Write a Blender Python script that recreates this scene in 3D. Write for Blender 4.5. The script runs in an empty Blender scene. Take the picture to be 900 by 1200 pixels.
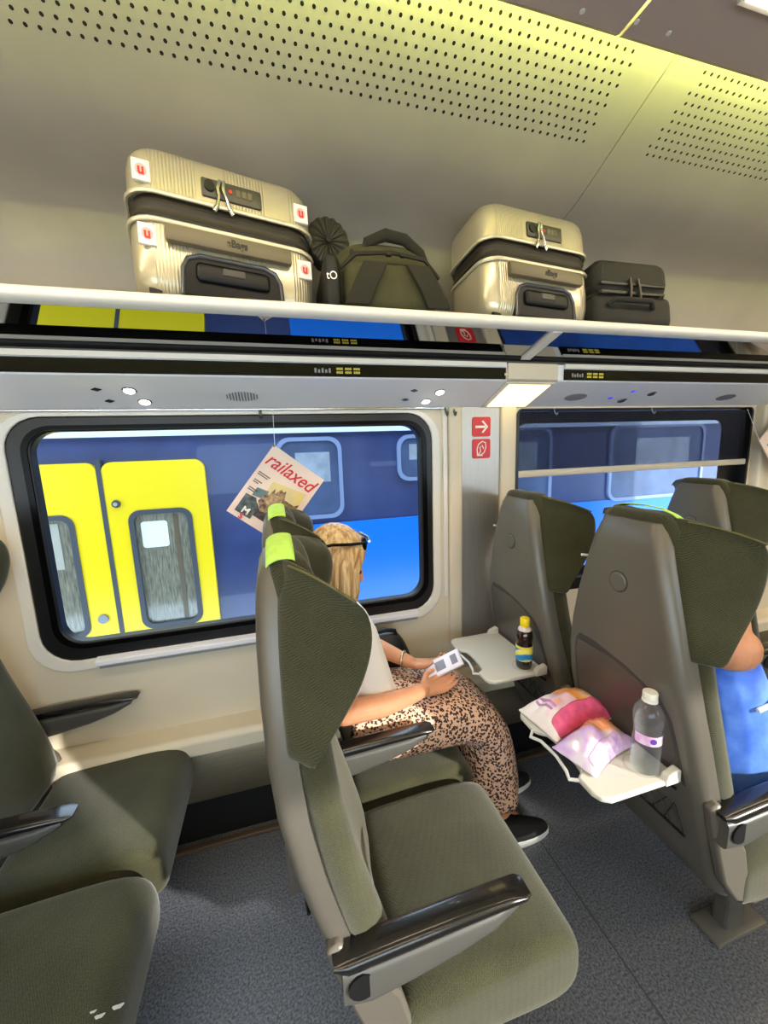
import bpy, bmesh, math, random
from mathutils import Vector, Matrix, noise
random.seed(7)
sc = bpy.context.scene
COL = sc.collection
PI = math.pi

# ------------------------------------------------------------------ camera
F_PX, YAW, PITCH, ROLL = 460.0, math.radians(15.5), math.radians(9.3), math.radians(-1.95)
cam_d = bpy.data.cameras.new('camera'); cam = bpy.data.objects.new('camera', cam_d); COL.objects.link(cam)
cam_d.sensor_fit = 'VERTICAL'; cam_d.sensor_height = 24.0; cam_d.lens = 24.0 * F_PX / 1200.0
cam_d.clip_start = 0.02
_f = Vector((math.sin(YAW) * math.cos(PITCH), math.cos(YAW) * math.cos(PITCH), -math.sin(PITCH)))
_r = Vector((math.cos(YAW), -math.sin(YAW), 0)); _u = _r.cross(_f)
_r2 = math.cos(ROLL) * _r + math.sin(ROLL) * _u; _u2 = -math.sin(ROLL) * _r + math.cos(ROLL) * _u
cam.matrix_world = Matrix(((_r2.x, _u2.x, -_f.x, 0), (_r2.y, _u2.y, -_f.y, 0), (_r2.z, _u2.z, -_f.z, 1.55), (0, 0, 0, 1)))
sc.camera = cam

# ------------------------------------------------------------------ world, sun, exposure
wd = bpy.data.worlds.new('sky'); sc.world = wd; wd.use_nodes = True
bg = wd.node_tree.nodes['Background']; bg.inputs[0].default_value = (0.66, 0.83, 1.0, 1); bg.inputs[1].default_value = 5.6
sun_d = bpy.data.lights.new('sun', 'SUN'); sun_d.energy = 7.0; sun_d.angle = math.radians(1.2); sun_d.color = (1.0, 0.95, 0.86)
sun = bpy.data.objects.new('sun', sun_d); COL.objects.link(sun)
sun.rotation_euler = Vector((-0.83, 1.0, -0.42)).to_track_quat('-Z', 'Y').to_euler()
sc.view_settings.view_transform = 'Standard'; sc.view_settings.look = 'None'
sc.view_settings.exposure = 0.2; sc.view_settings.gamma = 1.0; sc.view_settings.use_curve_mapping = False
sc.cycles.use_denoising = True
sc.cycles.max_bounces = 10; sc.cycles.transparent_max_bounces = 16
sc.cycles.sample_clamp_indirect = 6.0

# ------------------------------------------------------------------ helpers
def lin(c):
    return tuple((v / 255 / 12.92) if v / 255 <= 0.04045 else ((v / 255 + 0.055) / 1.055) ** 2.4 for v in c) + (1,)
MATS = {}
def mat(name, c, rough=0.5, metal=0.0, var=0.0, scale=40.0, bump=0.0, bscale=200.0, spec=0.5, coat=0.0, sheen=0.0, emit=None, estr=0.0, c2=None, stretch=None):
    if name in MATS: return MATS[name]
    m = bpy.data.materials.new(name); m.use_nodes = True; nt = m.node_tree; b = nt.nodes['Principled BSDF']
    b.inputs['Base Color'].default_value = lin(c); b.inputs['Roughness'].default_value = rough; b.inputs['Metallic'].default_value = metal
    b.inputs['Specular IOR Level'].default_value = spec; b.inputs['Coat Weight'].default_value = coat; b.inputs['Sheen Weight'].default_value = sheen
    if emit is not None:
        b.inputs['Emission Color'].default_value = lin(emit); b.inputs['Emission Strength'].default_value = estr
    if var or bump or c2:
        tc = nt.nodes.new('ShaderNodeTexCoord'); mp = nt.nodes.new('ShaderNodeMapping'); nt.links.new(tc.outputs['Object'], mp.inputs[0])
        if stretch: mp.inputs['Scale'].default_value = stretch
    if var or c2:
        n = nt.nodes.new('ShaderNodeTexNoise'); n.inputs['Scale'].default_value = scale; n.inputs['Detail'].default_value = 4; nt.links.new(mp.outputs[0], n.inputs['Vector'])
        r = nt.nodes.new('ShaderNodeValToRGB'); nt.links.new(n.outputs[0], r.inputs[0])
        a = lin(c); d = lin(c2) if c2 else tuple(min(1, v * (1 + var)) for v in a[:3]) + (1,)
        e = a if c2 else tuple(v * (1 - var) for v in a[:3]) + (1,)
        r.color_ramp.elements[0].color = e; r.color_ramp.elements[0].position = 0.35
        r.color_ramp.elements[1].color = d; r.color_ramp.elements[1].position = 0.65
        nt.links.new(r.outputs[0], b.inputs['Base Color'])
    if bump:
        n2 = nt.nodes.new('ShaderNodeTexNoise'); n2.inputs['Scale'].default_value = bscale; n2.inputs['Detail'].default_value = 3; nt.links.new(mp.outputs[0], n2.inputs['Vector'])
        bp = nt.nodes.new('ShaderNodeBump'); bp.inputs['Strength'].default_value = bump; bp.inputs['Distance'].default_value = 0.004
        nt.links.new(n2.outputs[0], bp.inputs['Height']); nt.links.new(bp.outputs[0], b.inputs['Normal'])
    MATS[name] = m; return m
def emis(name, c, s):
    m = bpy.data.materials.new(name); m.use_nodes = True; nt = m.node_tree
    for n in list(nt.nodes): nt.nodes.remove(n)
    o = nt.nodes.new('ShaderNodeOutputMaterial'); e = nt.nodes.new('ShaderNodeEmission')
    e.inputs[0].default_value = lin(c); e.inputs[1].default_value = s; nt.links.new(e.outputs[0], o.inputs[0]); return m
def glass_thin(name, tint=(255, 255, 255), refl=1.0, base=0.0, rough=0.0):
    """a thin pane: transmits with a tint, mirrors by Fresnel plus a constant share"""
    m = bpy.data.materials.new(name); m.use_nodes = True; nt = m.node_tree
    for n in list(nt.nodes): nt.nodes.remove(n)
    o = nt.nodes.new('ShaderNodeOutputMaterial'); t = nt.nodes.new('ShaderNodeBsdfTransparent'); g = nt.nodes.new('ShaderNodeBsdfGlossy')
    t.inputs[0].default_value = lin(tint); g.inputs['Roughness'].default_value = rough
    lw_ = nt.nodes.new('ShaderNodeLayerWeight'); lw_.inputs[0].default_value = 0.5
    fr = nt.nodes.new('ShaderNodeMath'); fr.operation = 'POWER'; fr.inputs[1].default_value = 4.0; nt.links.new(lw_.outputs['Facing'], fr.inputs[0])
    ma = nt.nodes.new('ShaderNodeMath'); ma.operation = 'MULTIPLY_ADD'; ma.inputs[1].default_value = refl; ma.inputs[2].default_value = base; ma.use_clamp = True
    nt.links.new(fr.outputs[0], ma.inputs[0]); mx = nt.nodes.new('ShaderNodeMixShader')
    nt.links.new(ma.outputs[0], mx.inputs[0]); nt.links.new(t.outputs[0], mx.inputs[1]); nt.links.new(g.outputs[0], mx.inputs[2]); nt.links.new(mx.outputs[0], o.inputs[0])
    return m

def empty(name, label, cat, loc=(0, 0, 0), rz=0.0, group=None):
    o = bpy.data.objects.new(name, None); COL.objects.link(o); o.location = loc; o.rotation_euler = (0, 0, rz); o.empty_display_size = 0.05
    return tag(o, label, cat, group)
def tag(o, label, cat, group=None):
    o['label'] = label; o['category'] = cat
    if group: o['group'] = group
    return o
def fin(bm, name, m, parent=None, smooth=40, sub=0, bevel=0.0, loc=None):
    bmesh.ops.recalc_face_normals(bm, faces=bm.faces)
    me = bpy.data.meshes.new(name); bm.to_mesh(me); bm.free()
    if smooth:
        for p in me.polygons: p.use_smooth = True
        if smooth < 180: me.set_sharp_from_angle(angle=math.radians(smooth))
    o = bpy.data.objects.new(name, me); COL.objects.link(o)
    for q in (m if isinstance(m, (list, tuple)) else [m]): me.materials.append(q)
    if parent is not None: o.parent = parent
    if bevel:
        b = o.modifiers.new('bevel', 'BEVEL'); b.width = bevel; b.segments = 2; b.limit_method = 'ANGLE'
    if sub:
        s = o.modifiers.new('subdivision', 'SUBSURF'); s.levels = sub; s.render_levels = sub
    if loc: o.location = loc
    return o
def struct(o):
    o['kind'] = 'structure'; return o
def box(bm, x0, x1, y0, y1, z0, z1, mi=0):
    v = [bm.verts.new(p) for p in ((x0, y0, z0), (x1, y0, z0), (x1, y1, z0), (x0, y1, z0), (x0, y0, z1), (x1, y0, z1), (x1, y1, z1), (x0, y1, z1))]
    for f in ((0, 1, 2, 3), (4, 5, 6, 7), (0, 1, 5, 4), (1, 2, 6, 5), (2, 3, 7, 6), (3, 0, 4, 7)):
        bm.faces.new([v[i] for i in f]).material_index = mi
    return v
def bx(*a):
    bm = bmesh.new(); box(bm, *a); return bm
def rbox(x0, x1, y0, y1, z0, z1, r, seg=3, bm=None):
    b2 = bmesh.new(); box(b2, x0, x1, y0, y1, z0, z1)
    bmesh.ops.recalc_face_normals(b2, faces=b2.faces)
    bmesh.ops.bevel(b2, geom=list(b2.edges), offset=r, segments=seg, profile=0.5, affect='EDGES')
    if bm is None: return b2
    merge(bm, b2); return bm
def merge(bm, b2):
    me = bpy.data.meshes.new('tmp'); b2.to_mesh(me); b2.free(); bm.from_mesh(me); bpy.data.meshes.remove(me)
def loft(rings, caps=True, bm=None, closed=True):
    bm = bm or bmesh.new(); vs = [[bm.verts.new(p) for p in r] for r in rings]; n = len(rings[0])
    for a, b in zip(vs, vs[1:]):
        for i in range(n if closed else n - 1):
            j = (i + 1) % n; bm.faces.new((a[i], a[j], b[j], b[i]))
    if caps and closed:
        bm.faces.new(list(reversed(vs[0]))); bm.faces.new(vs[-1])
    return bm
def tube(pts, r, n=8, bm=None, caps=True, flat=1.0):
    pts = [Vector(p) for p in pts]; k = len(pts); rs = r if isinstance(r, (list, tuple)) else [r] * k
    rings = []; up = None
    for i, p in enumerate(pts):
        t = (pts[min(i + 1, k - 1)] - pts[max(i - 1, 0)]).normalized()
        if up is None:
            up = Vector((0, 0, 1)) if abs(t.z) < 0.9 else Vector((1, 0, 0))
        up = (up - t * up.dot(t)).normalized(); s = t.cross(up)
        rings.append([p + (s * math.cos(a) + up * math.sin(a) * flat) * rs[i] for a in (2 * PI * q / n for q in range(n))])
    return loft(rings, caps, bm)
def lathe(prof, n=20, bm=None, c=(0, 0, 0)):
    return loft([[(c[0] + r * math.cos(2 * PI * i / n), c[1] + r * math.sin(2 * PI * i / n), c[2] + z) for i in range(n)] for r, z in prof], True, bm)
def prism(pts, a, b, axis='y', bm=None):
    """polygon in the two other axes extruded from a to b along axis"""
    def P(p, t): return (p[0], t, p[1]) if axis == 'y' else ((t, p[0], p[1]) if axis == 'x' else (p[0], p[1], t))
    bm = bm or bmesh.new(); A = [bm.verts.new(P(p, a)) for p in pts]; B = [bm.verts.new(P(p, b)) for p in pts]; n = len(pts)
    bm.faces.new(A); bm.faces.new(list(reversed(B)))
    for i in range(n): bm.faces.new((A[i], B[i], B[(i + 1) % n], A[(i + 1) % n]))
    return bm
def rr(x0, x1, z0, z1, r, k=7, sq=False):
    """rounded rectangle loop of 4k points; sq=True: square corners with the same point order"""
    out = []
    for cx, cz, a0 in ((x1 - r, z1 - r, 0), (x0 + r, z1 - r, 90), (x0 + r, z0 + r, 180), (x1 - r, z0 + r, 270)):
        for i in range(k):
            a = math.radians(a0 + 90 * i / (k - 1)); c, s = math.cos(a), math.sin(a)
            if sq:
                q = max(abs(c), abs(s)); c /= q; s /= q
            out.append((cx + r * c, cz + r * s))
    return out
def ring(lo, li, y0, y1, bm=None):
    """frame between two loops in xz, from y0 to y1"""
    bm = bm or bmesh.new(); n = len(lo)
    V = [[bm.verts.new((p[0], y, p[1])) for p in l] for l, y in ((lo, y0), (li, y0), (li, y1), (lo, y1))]
    for a in range(4):
        b = (a + 1) % 4
        for i in range(n):
            j = (i + 1) % n; bm.faces.new((V[a][i], V[a][j], V[b][j], V[b][i]))
    return bm
def slab(A, B, bm=None):
    bm = bm or bmesh.new(); va = [[bm.verts.new(p) for p in r] for r in A]; vb = [[bm.verts.new(p) for p in r] for r in B]
    m, n = len(A), len(A[0])
    for i in range(m - 1):
        for j in range(n - 1):
            bm.faces.new((va[i][j], va[i][j + 1], va[i + 1][j + 1], va[i + 1][j])); bm.faces.new((vb[i][j], vb[i + 1][j], vb[i + 1][j + 1], vb[i][j + 1]))
    for i in range(m - 1):
        bm.faces.new((va[i][0], va[i + 1][0], vb[i + 1][0], vb[i][0])); bm.faces.new((va[i][-1], vb[i][-1], vb[i + 1][-1], va[i + 1][-1]))
    for j in range(n - 1):
        bm.faces.new((va[0][j], vb[0][j], vb[0][j + 1], va[0][j + 1])); bm.faces.new((va[-1][j], va[-1][j + 1], vb[-1][j + 1], vb[-1][j]))
    return bm
def text(s, size, m, parent, mw, name='lettering', depth=0.0006, shear=0.0, bold=0.0, sx=1.0):
    cu = bpy.data.curves.new('t', 'FONT'); cu.body = s; cu.size = size; cu.align_x = 'CENTER'; cu.align_y = 'CENTER'; cu.extrude = depth; cu.shear = shear; cu.offset = bold
    t = bpy.data.objects.new('t', cu); COL.objects.link(t); dg = bpy.context.evaluated_depsgraph_get(); dg.update()
    me = bpy.data.meshes.new_from_object(t.evaluated_get(dg)); bpy.data.objects.remove(t); bpy.data.curves.remove(cu)
    me.transform(mw @ Matrix.Diagonal((sx, 1, 1, 1))); me.materials.clear(); me.materials.append(m)
    o = bpy.data.objects.new(name, me); COL.objects.link(o); o.parent = parent; return o
def copy_tree(o, parent=None):
    c = o.copy(); COL.objects.link(c); c.parent = parent
    for ch in list(o.children): copy_tree(ch, c)
    return c
def lerp(a, b, t): return a + (b - a) * t
def interp(tab, z):
    if z <= tab[0][0]: return tab[0][1:]
    for a, b in zip(tab, tab[1:]):
        if z <= b[0]:
            t = (z - a[0]) / (b[0] - a[0]); return tuple(lerp(p, q, t) for p, q in zip(a[1:], b[1:]))
    return tab[-1][1:]
def frame(o, ex, ey):
    """matrix whose local x,y axes are ex,ey (z = ex x ey) at origin o"""
    ex = Vector(ex).normalized(); ey = Vector(ey); ey = (ey - ex * ey.dot(ex)).normalized(); ez = ex.cross(ey)
    return Matrix(((ex.x, ey.x, ez.x, o[0]), (ex.y, ey.y, ez.y, o[1]), (ex.z, ey.z, ez.z, o[2]), (0, 0, 0, 1)))
FRONT = lambda x, y, z: frame((x, y, z), (1, 0, 0), (0, 0, 1))   # reads from the -y side

# ------------------------------------------------------------------ materials
M_cream = mat('cream_panel', (214, 203, 180), 0.45, var=0.03, scale=3, bump=0.05, bscale=600)
M_white = mat('white_trim', (226, 222, 212), 0.35)
M_grey_w = mat('pale_grey_panel', (232, 232, 236), 0.35)
M_bin = mat('luggage_wall', (160, 152, 138), 0.55, var=0.04, scale=5)
M_taupe = mat('taupe_ceiling', (176, 160, 154), 0.5)
M_black = mat('black_gasket', (10, 10, 11), 0.35)
M_gloss = mat('black_gloss', (5, 5, 6), 0.22, spec=0.12)
M_steel = mat('brushed_steel', (178, 174, 168), 0.40, 0.8, var=0.06, scale=8, stretch=(40, 40, 1))
M_steel2 = mat('dull_steel', (150, 140, 118), 0.38, 1.0, var=0.08, scale=6, stretch=(1, 20, 30))
M_shell = mat('seat_shell', (100, 95, 86), 0.38, 0.25, bump=0.03, bscale=900)
M_shell_d = mat('seat_shell_panel', (84, 78, 72), 0.3, 0.25)
M_tray = mat('tray_plastic', (202, 198, 186), 0.4)
M_armtop = mat('arm_black', (18, 16, 15), 0.22, coat=0.3)
M_armside = mat('arm_grey', (74, 73, 69), 0.4)
M_lime = mat('lime_cover', (178, 222, 92), 0.8, var=0.06, scale=60)
M_dark = mat('dark_plastic', (17, 17, 18), 0.5, spec=0.3)
M_chrome = mat('chrome', (200, 200, 200), 0.15, 1.0)
M_hole = mat('hole_dark', (16, 15, 12), 0.9)
M_hook = mat('hook_white', (220, 220, 216), 0.3)

def fabric_mat(name, c, c2):
    m = bpy.data.materials.new(name); m.use_nodes = True; nt = m.node_tree; b = nt.nodes['Principled BSDF']
    b.inputs['Roughness'].default_value = 0.9; b.inputs['Sheen Weight'].default_value = 0.25; b.inputs['Specular IOR Level'].default_value = 0.15
    tc = nt.nodes.new('ShaderNodeTexCoord')
    # herringbone: wave whose phase follows a triangle wave across
    sep = nt.nodes.new('ShaderNodeSeparateXYZ'); nt.links.new(tc.outputs['Object'], sep.inputs[0])
    def math_(op, a, b_=None, v=None):
        n = nt.nodes.new('ShaderNodeMath'); n.operation = op
        for i, q in enumerate((a, b_)):
            if q is None: continue
            if isinstance(q, (int, float)): n.inputs[i].default_value = q
            else: nt.links.new(q, n.inputs[i])
        return n.outputs[0]
    xy = math_('ADD', sep.outputs[0], sep.outputs[1])
    tri = math_('PINGPONG', xy, 0.009)
    ph = math_('ADD', math_('MULTIPLY', tri, 1.0), sep.outputs[2]); ph = math_('ADD', ph, math_('MULTIPLY', sep.outputs[1], 0.35))
    w = math_('SINE', math_('MULTIPLY', ph, 1500.0))
    n1 = nt.nodes.new('ShaderNodeTexNoise'); n1.inputs['Scale'].default_value = 420; nt.links.new(tc.outputs['Object'], n1.inputs[0])
    n2 = nt.nodes.new('ShaderNodeTexNoise'); n2.inputs['Scale'].default_value = 7; nt.links.new(tc.outputs['Object'], n2.inputs[0])
    s = math_('ADD', math_('MULTIPLY', w, 0.16), math_('ADD', math_('MULTIPLY', n1.outputs[0], 0.6), math_('MULTIPLY', n2.outputs[0], 0.5)))
    r = nt.nodes.new('ShaderNodeValToRGB'); nt.links.new(s, r.inputs[0])
    r.color_ramp.elements[0].position = 0.3; r.color_ramp.elements[0].color = lin(c); r.color_ramp.elements[1].position = 0.85; r.color_ramp.elements[1].color = lin(c2)
    nt.links.new(r.outputs[0], b.inputs['Base Color'])
    bp = nt.nodes.new('ShaderNodeBump'); bp.inputs['Strength'].default_value = 0.35; bp.inputs['Distance'].default_value = 0.002
    nt.links.new(s, bp.inputs['Height']); nt.links.new(bp.outputs[0], b.inputs['Normal'])
    return m
M_fab = fabric_mat('seat_fabric', (38, 37, 21), (72, 72, 51))

def floor_mat():
    m = mat('floor_vinyl', (58, 61, 68), 0.5, c2=(112, 116, 126), scale=160, bump=0.08, bscale=300)
    return m
M_floor = floor_mat()

# ------------------------------------------------------------------ the carriage shell
WY = 1.60            # window wall plane
XL, XR = -2.6, 4.6   # ends of the modelled stretch
fl = struct(fin(bx(XL, XR, -1.62, 1.66, -0.05, 0.0), 'floor', M_floor, smooth=0))
bm = bmesh.new()
for x in (-0.62, 0.9, 2.4): box(bm, x, x + 0.004, -1.5, 1.49, 0.0, 0.0008)
fin(bm, 'floor_seam', mat('seam_grey', (62, 62, 64), 0.7), fl, 0)
fin(bx(XL, XR, 1.475, 1.50, 0.0, 0.016), 'floor_edge_strip', mat('brown_strip', (74, 58, 44), 0.5), fl, 0, bevel=0.004)

# window wall with two openings, each cell one rectangle around a rounded opening
W1 = (-0.845, 0.668, 0.815, 1.690, 0.11)      # outer edge of the black gasket of the near window
W1o = (-0.885, 0.705, 0.775, 1.705, 0.13)     # pale surround
W2 = (1.085, 2.60, 0.80, 1.705, 0.03)
Z0, Z1 = 0.40, 1.72
bm = bmesh.new(); k = 7
ring(rr(-1.02, 0.735, Z0, Z1, 0.02, k, True), rr(*W1o, k), WY, WY + 0.05, bm)
ring(rr(1.00, 2.70, Z0, Z1, 0.012, k, True), rr(*W2, k), WY, WY + 0.05, bm)
box(bm, XL, -1.02, WY, WY + 0.05, Z0, Z1); box(bm, 2.70, XR, WY, WY + 0.05, Z0, Z1)
box(bm, 0.735, 0.805, WY, WY + 0.05, Z0, Z1); box(bm, 0.805, 1.00, WY + 0.012, WY + 0.05, Z0, Z1)
wf = struct(fin(bm, 'wall_window_side', M_cream, smooth=30))
fin(ring(rr(*W1o, k), rr(*W1, k), WY - 0.006, WY + 0.04), 'window_surround', M_white, wf, 40, bevel=0.004)
# pillar: brushed steel panel between two cream upright mouldings
fin(rbox(0.808, 0.998, WY - 0.002, WY + 0.01, 0.50, 1.715, 0.001, 1), 'steel_panel', M_steel, wf, 30)
fin(rbox(0.742, 0.806, WY - 0.02, WY + 0.02, 0.62, 1.715, 0.012, 3), 'moulding', M_cream, wf, 40)
fin(rbox(0.716, 0.738, WY - 0.012, WY + 0.01, 0.86, 1.715, 0.005, 2), 'moulding', M_white, wf, 40)
fin(rbox(1.000, 1.078, WY - 0.016, WY + 0.02, 0.50, 1.715, 0.010, 3), 'moulding', M_cream, wf, 40)
fin(rbox(2.615, 2.72, WY - 0.05, WY + 0.02, 0.50, 1.715, 0.015, 3), 'moulding', M_cream, wf, 40)
# window 1: gasket, double glass, sill
w1 = struct(fin(ring(rr(*W1, k), rr(-0.775, 0.612, 0.885, 1.640, 0.075, k), WY - 0.004, WY + 0.04), 'window_1', M_black, None, 40, bevel=0.006))
fin(ring(rr(-0.80, 0.64, 0.862, 1.66, 0.09, k), rr(-0.782, 0.62, 0.878, 1.646, 0.08, k), WY - 0.010, WY), 'gasket_lip', M_gloss, w1, 40)
M_pane = glass_thin('window_pane_glass', (238, 244, 248), 0.9, 0.0)
bm = bmesh.new(); bm.faces.new([bm.verts.new((p[0], WY + 0.03, p[1])) for p in rr(-0.775, 0.612, 0.885, 1.640, 0.075, k)])
fin(bm, 'pane', M_pane, w1, 0)
fin(prism([(WY - 0.030, 0.795), (WY - 0.030, 0.812), (WY - 0.002, 0.822), (WY - 0.002, 0.775)], -0.68, 0.585, 'x'), 'window_sill', M_grey_w, w1, 30, bevel=0.002)
fin(prism([(WY - 0.022, 0.780), (WY - 0.022, 0.791), (WY - 0.004, 0.791), (WY - 0.004, 0.780)], -0.67, 0.58, 'x'), 'sill_groove', mat('sill_grey', (140, 140, 140), 0.4), w1, 30)
# window 2 with its blind half drawn
w2 = struct(fin(ring(rr(*W2, k), rr(1.100, 2.585, 0.86, 1.700, 0.02, k), WY - 0.002, WY + 0.06), 'window_2', M_black, None, 40))
bm = ring(rr(1.09, 2.59, 0.85, 1.695, 0.02, k, True), rr(1.115, 2.45, 0.90, 1.640, 0.06, k), WY + 0.050, WY + 0.056)
fin(bm, 'black_border', M_black, w2, 40)
bm = bmesh.new(); bm.faces.new([bm.verts.new((p[0], WY + 0.06, p[1])) for p in rr(1.11, 2.46, 0.895, 1.645, 0.06, k)])
fin(bm, 'pane', M_pane, w2, 0)
m_bl = glass_thin('blind_film', (190, 192, 200), 0.3, 0.0)
nt = m_bl.node_tree; df = nt.nodes.new('ShaderNodeBsdfDiffuse'); df.inputs[0].default_value = lin((70, 72, 84)); mx = nt.nodes.new('ShaderNodeMixShader'); mx.inputs[0].default_value = 0.30
old = nt.nodes['Material Output'].inputs[0].links[0].from_socket; nt.links.new(old, mx.inputs[1]); nt.links.new(df.outputs[0], mx.inputs[2]); nt.links.new(mx.outputs[0], nt.nodes['Material Output'].inputs[0])
fin(bx(1.10, 2.58, WY + 0.020, WY + 0.021, 1.418, 1.70), 'blind', m_bl, w2, 0)
fin(rbox(1.082, 2.60, WY + 0.004, WY + 0.026, 1.388, 1.420, 0.006, 2), 'blind_bar', M_cream, w2, 40)
for x in (1.28, 1.86):
    fin(tube([(x, WY - 0.005, 1.705), (x, WY - 0.012, 1.685), (x + 0.004, WY - 0.02, 1.672), (x + 0.01, WY - 0.022, 1.682)], 0.004, 6), 'curtain_hook', M_chrome, w2, 60)

# lower wall: ledge, steel heater cover, dark foot recess
wl = struct(fin(prism([(1.488, 0.405), (1.488, 0.462), (1.505, 0.478), (1.66, 0.478), (1.66, 0.405)], XL, XR, 'x'), 'trim_1', M_cream, None, 30, bevel=0.006))
struct(fin(prism([(1.50, 0.20), (1.492, 0.25), (1.492, 0.36), (1.505, 0.404), (1.66, 0.404), (1.66, 0.20)], XL, XR, 'x'), 'trim_2', M_steel2, None, 40))
struct(fin(bx(XL, XR, 1.53, 1.66, 0.0, 0.20), 'baseboard_window_side', M_dark, None, 0))

# overhead unit below the rack: sloping underside, black strip, white strip
def overhead(x0, x1, name):
    o = struct(fin(prism([(1.40, 1.792), (1.60, 1.712), (1.66, 1.712), (1.66, 1.786), (1.40, 1.857)], x0, x1, 'x'), name, M_grey_w, None, 0, bevel=0.004))
    return o
t3 = overhead(XL, 0.905, 'trim_3'); t4 = overhead(1.135, XR, 'trim_4')
t5 = struct(fin(prism([(1.395, 1.797), (1.60, 1.714), (1.66, 1.714), (1.66, 1.786), (1.395, 1.857)], 0.906, 1.134, 'x'), 'trim_5', M_cream, None, 0))
for o, x0, x1 in ((t3, XL, 0.895), (t4, 1.165, XR)):
    fin(bx(x0, x1, 1.394, 1.4005, 1.796, 1.838), 'black_strip', M_gloss, o, 0)
    fin(bx(x0, x1, 1.390, 1.4005, 1.841, 1.858), 'white_strip', M_white, o, 0)
fin(bx(0.885, 0.9, 1.388, 1.395, 1.808, 1.818), 'strip_end', M_chrome, t3, 0)
# little lit seat indicators in the black strips (illegible dots of light)
m_led = emis('indicator_amber', (190, 180, 70), 0.9); m_ledw = emis('indicator_white', (170, 170, 165), 0.5)
def indicator(o, x):
    bm = bmesh.new()
    for i in range(3):
        for j in range(2):
            for q in range(4):
                xx = x + i * 0.030 + q * 0.0058; box(bm, xx, xx + 0.0042, 1.3925, 1.3935, 1.806 + j * 0.012, 1.8135 + j * 0.012)
    fin(bm, 'seat_indicator', m_led, o, 0)
    bm = bmesh.new()
    for q in range(5): box(bm, x - 0.075 + q * 0.012, x - 0.068 + q * 0.012, 1.3925, 1.3935, 1.808, 1.823 - 0.004 * (q % 2))
    fin(bm, 'seat_number', m_ledw, o, 0)
indicator(t3, 0.235); indicator(t4, 1.275)
# underside fittings; the underside runs from (y 1.43, z 1.795) to (1.60, 1.712)
UN = Vector((0, -0.080, -0.20)).normalized()
def under(x, t):
    return Vector((x, lerp(1.40, 1.60, t), lerp(1.792, 1.712, t)))
def disc_on(x, t, rx, rt, h, n=18, bm=None):
    ey = Vector((0, 0.20, -0.080)).normalized(); c = under(x, t)
    rings = [[c + Vector((1, 0, 0)) * rx * s * math.cos(2 * PI * i / n) + ey * rt * s * math.sin(2 * PI * i / n) + UN * hh for i in range(n)] for s, hh in ((1.0, -0.002), (1.0, h * 0.6), (0.86, h))]
    return loft(rings, True, bm)
m_lamp = emis('reading_lamp_glow', (255, 248, 235), 14.0)
def lamp(o, x, t, lit):
    h = fin(disc_on(x, t, 0.021, 0.021, 0.004), 'lamp_ring', M_chrome, o, 50)
    fin(disc_on(x, t, 0.017, 0.017, 0.006), 'lamp_lens', m_lamp if lit else mat('lamp_off', (90, 92, 96), 0.15, 0.5), h, 50)
for x, t, l in ((-0.425, 0.40, 1), (-0.402, 0.74, 1), (0.655, 0.40, 1), (0.622, 0.74, 1)): lamp(t3, x, t, l)
for x, t in ((1.62, 0.72), (1.73, 0.42)): lamp(t4, x, t, 0)
m_btn = mat('button_bluegrey', (70, 74, 110), 0.3)
for o, x, t, m in ((t3, -0.515, 0.38, M_dark), (t3, -0.505, 0.72, M_dark), (t3, 0.545, 0.36, m_btn), (t3, 0.53, 0.68, m_btn), (t4, 1.53, 0.62, emis('blue_led', (70, 80, 230), 1.0)), (t4, 1.60, 0.34, emis('blue_led2', (70, 80, 230), 1.0))):
    fin(disc_on(x, t, 0.015, 0.010, 0.003, 4), 'button', m, o, 0)
for o, x in ((t3, -0.085), (t4, 1.33), (t4, 2.25)):
    bm = bmesh.new()
    for i in range(11):
        u = -0.05 + 0.01 * i; c = 0.03 * math.sqrt(max(0.02, 1 - (u / 0.056) ** 2)); e = Vector((0, 0.20, -0.080)).normalized(); p = under(x + u, 0.58)
        q = [p - e * c, p + e * c]
        tube([v + UN * 0.001 for v in q], 0.0022, 4, bm)
    fin(bm, 'speaker_slots', mat('slot_grey', (120, 122, 128), 0.5), o, 0)
# warm lit light panel on the pillar
lp = empty('pillar_light', 'glowing warm rectangular light panel above the steel pillar', 'lamp', (1.02, 1.51, 1.755))
def under_quad(x0, x1, t0, t1, h, h0=-0.001):
    a = [under(x0, t0), under(x1, t0), under(x1, t1), under(x0, t1)]
    return loft([[v + UN * h0 - lp.location for v in a], [v + UN * h - lp.location for v in a]])
fin(under_quad(0.905, 1.135, 0.05, 0.97, 0.004), 'frame', M_white, lp, 0)
fin(under_quad(0.925, 1.118, 0.10, 0.93, 0.006, 0.003), 'diffuser', emis('warm_panel', (255, 226, 160), 2.6), lp, 0)
fin(tube([(XL, 1.585, 1.708), (0.72, 1.585, 1.708)], 0.005, 6), 'curtain_rail', M_chrome, t3, 60)
for x in (0.727, 0.765, -0.86, -0.03):
    fin(tube([(x, 1.59, 1.71), (x, 1.578, 1.69), (x, 1.568, 1.678), (x, 1.562, 1.69)], 0.006, 6), 'coat_hook', mat('hook_grey', (120, 118, 112), 0.4, 0.6), t3, 60)

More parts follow.
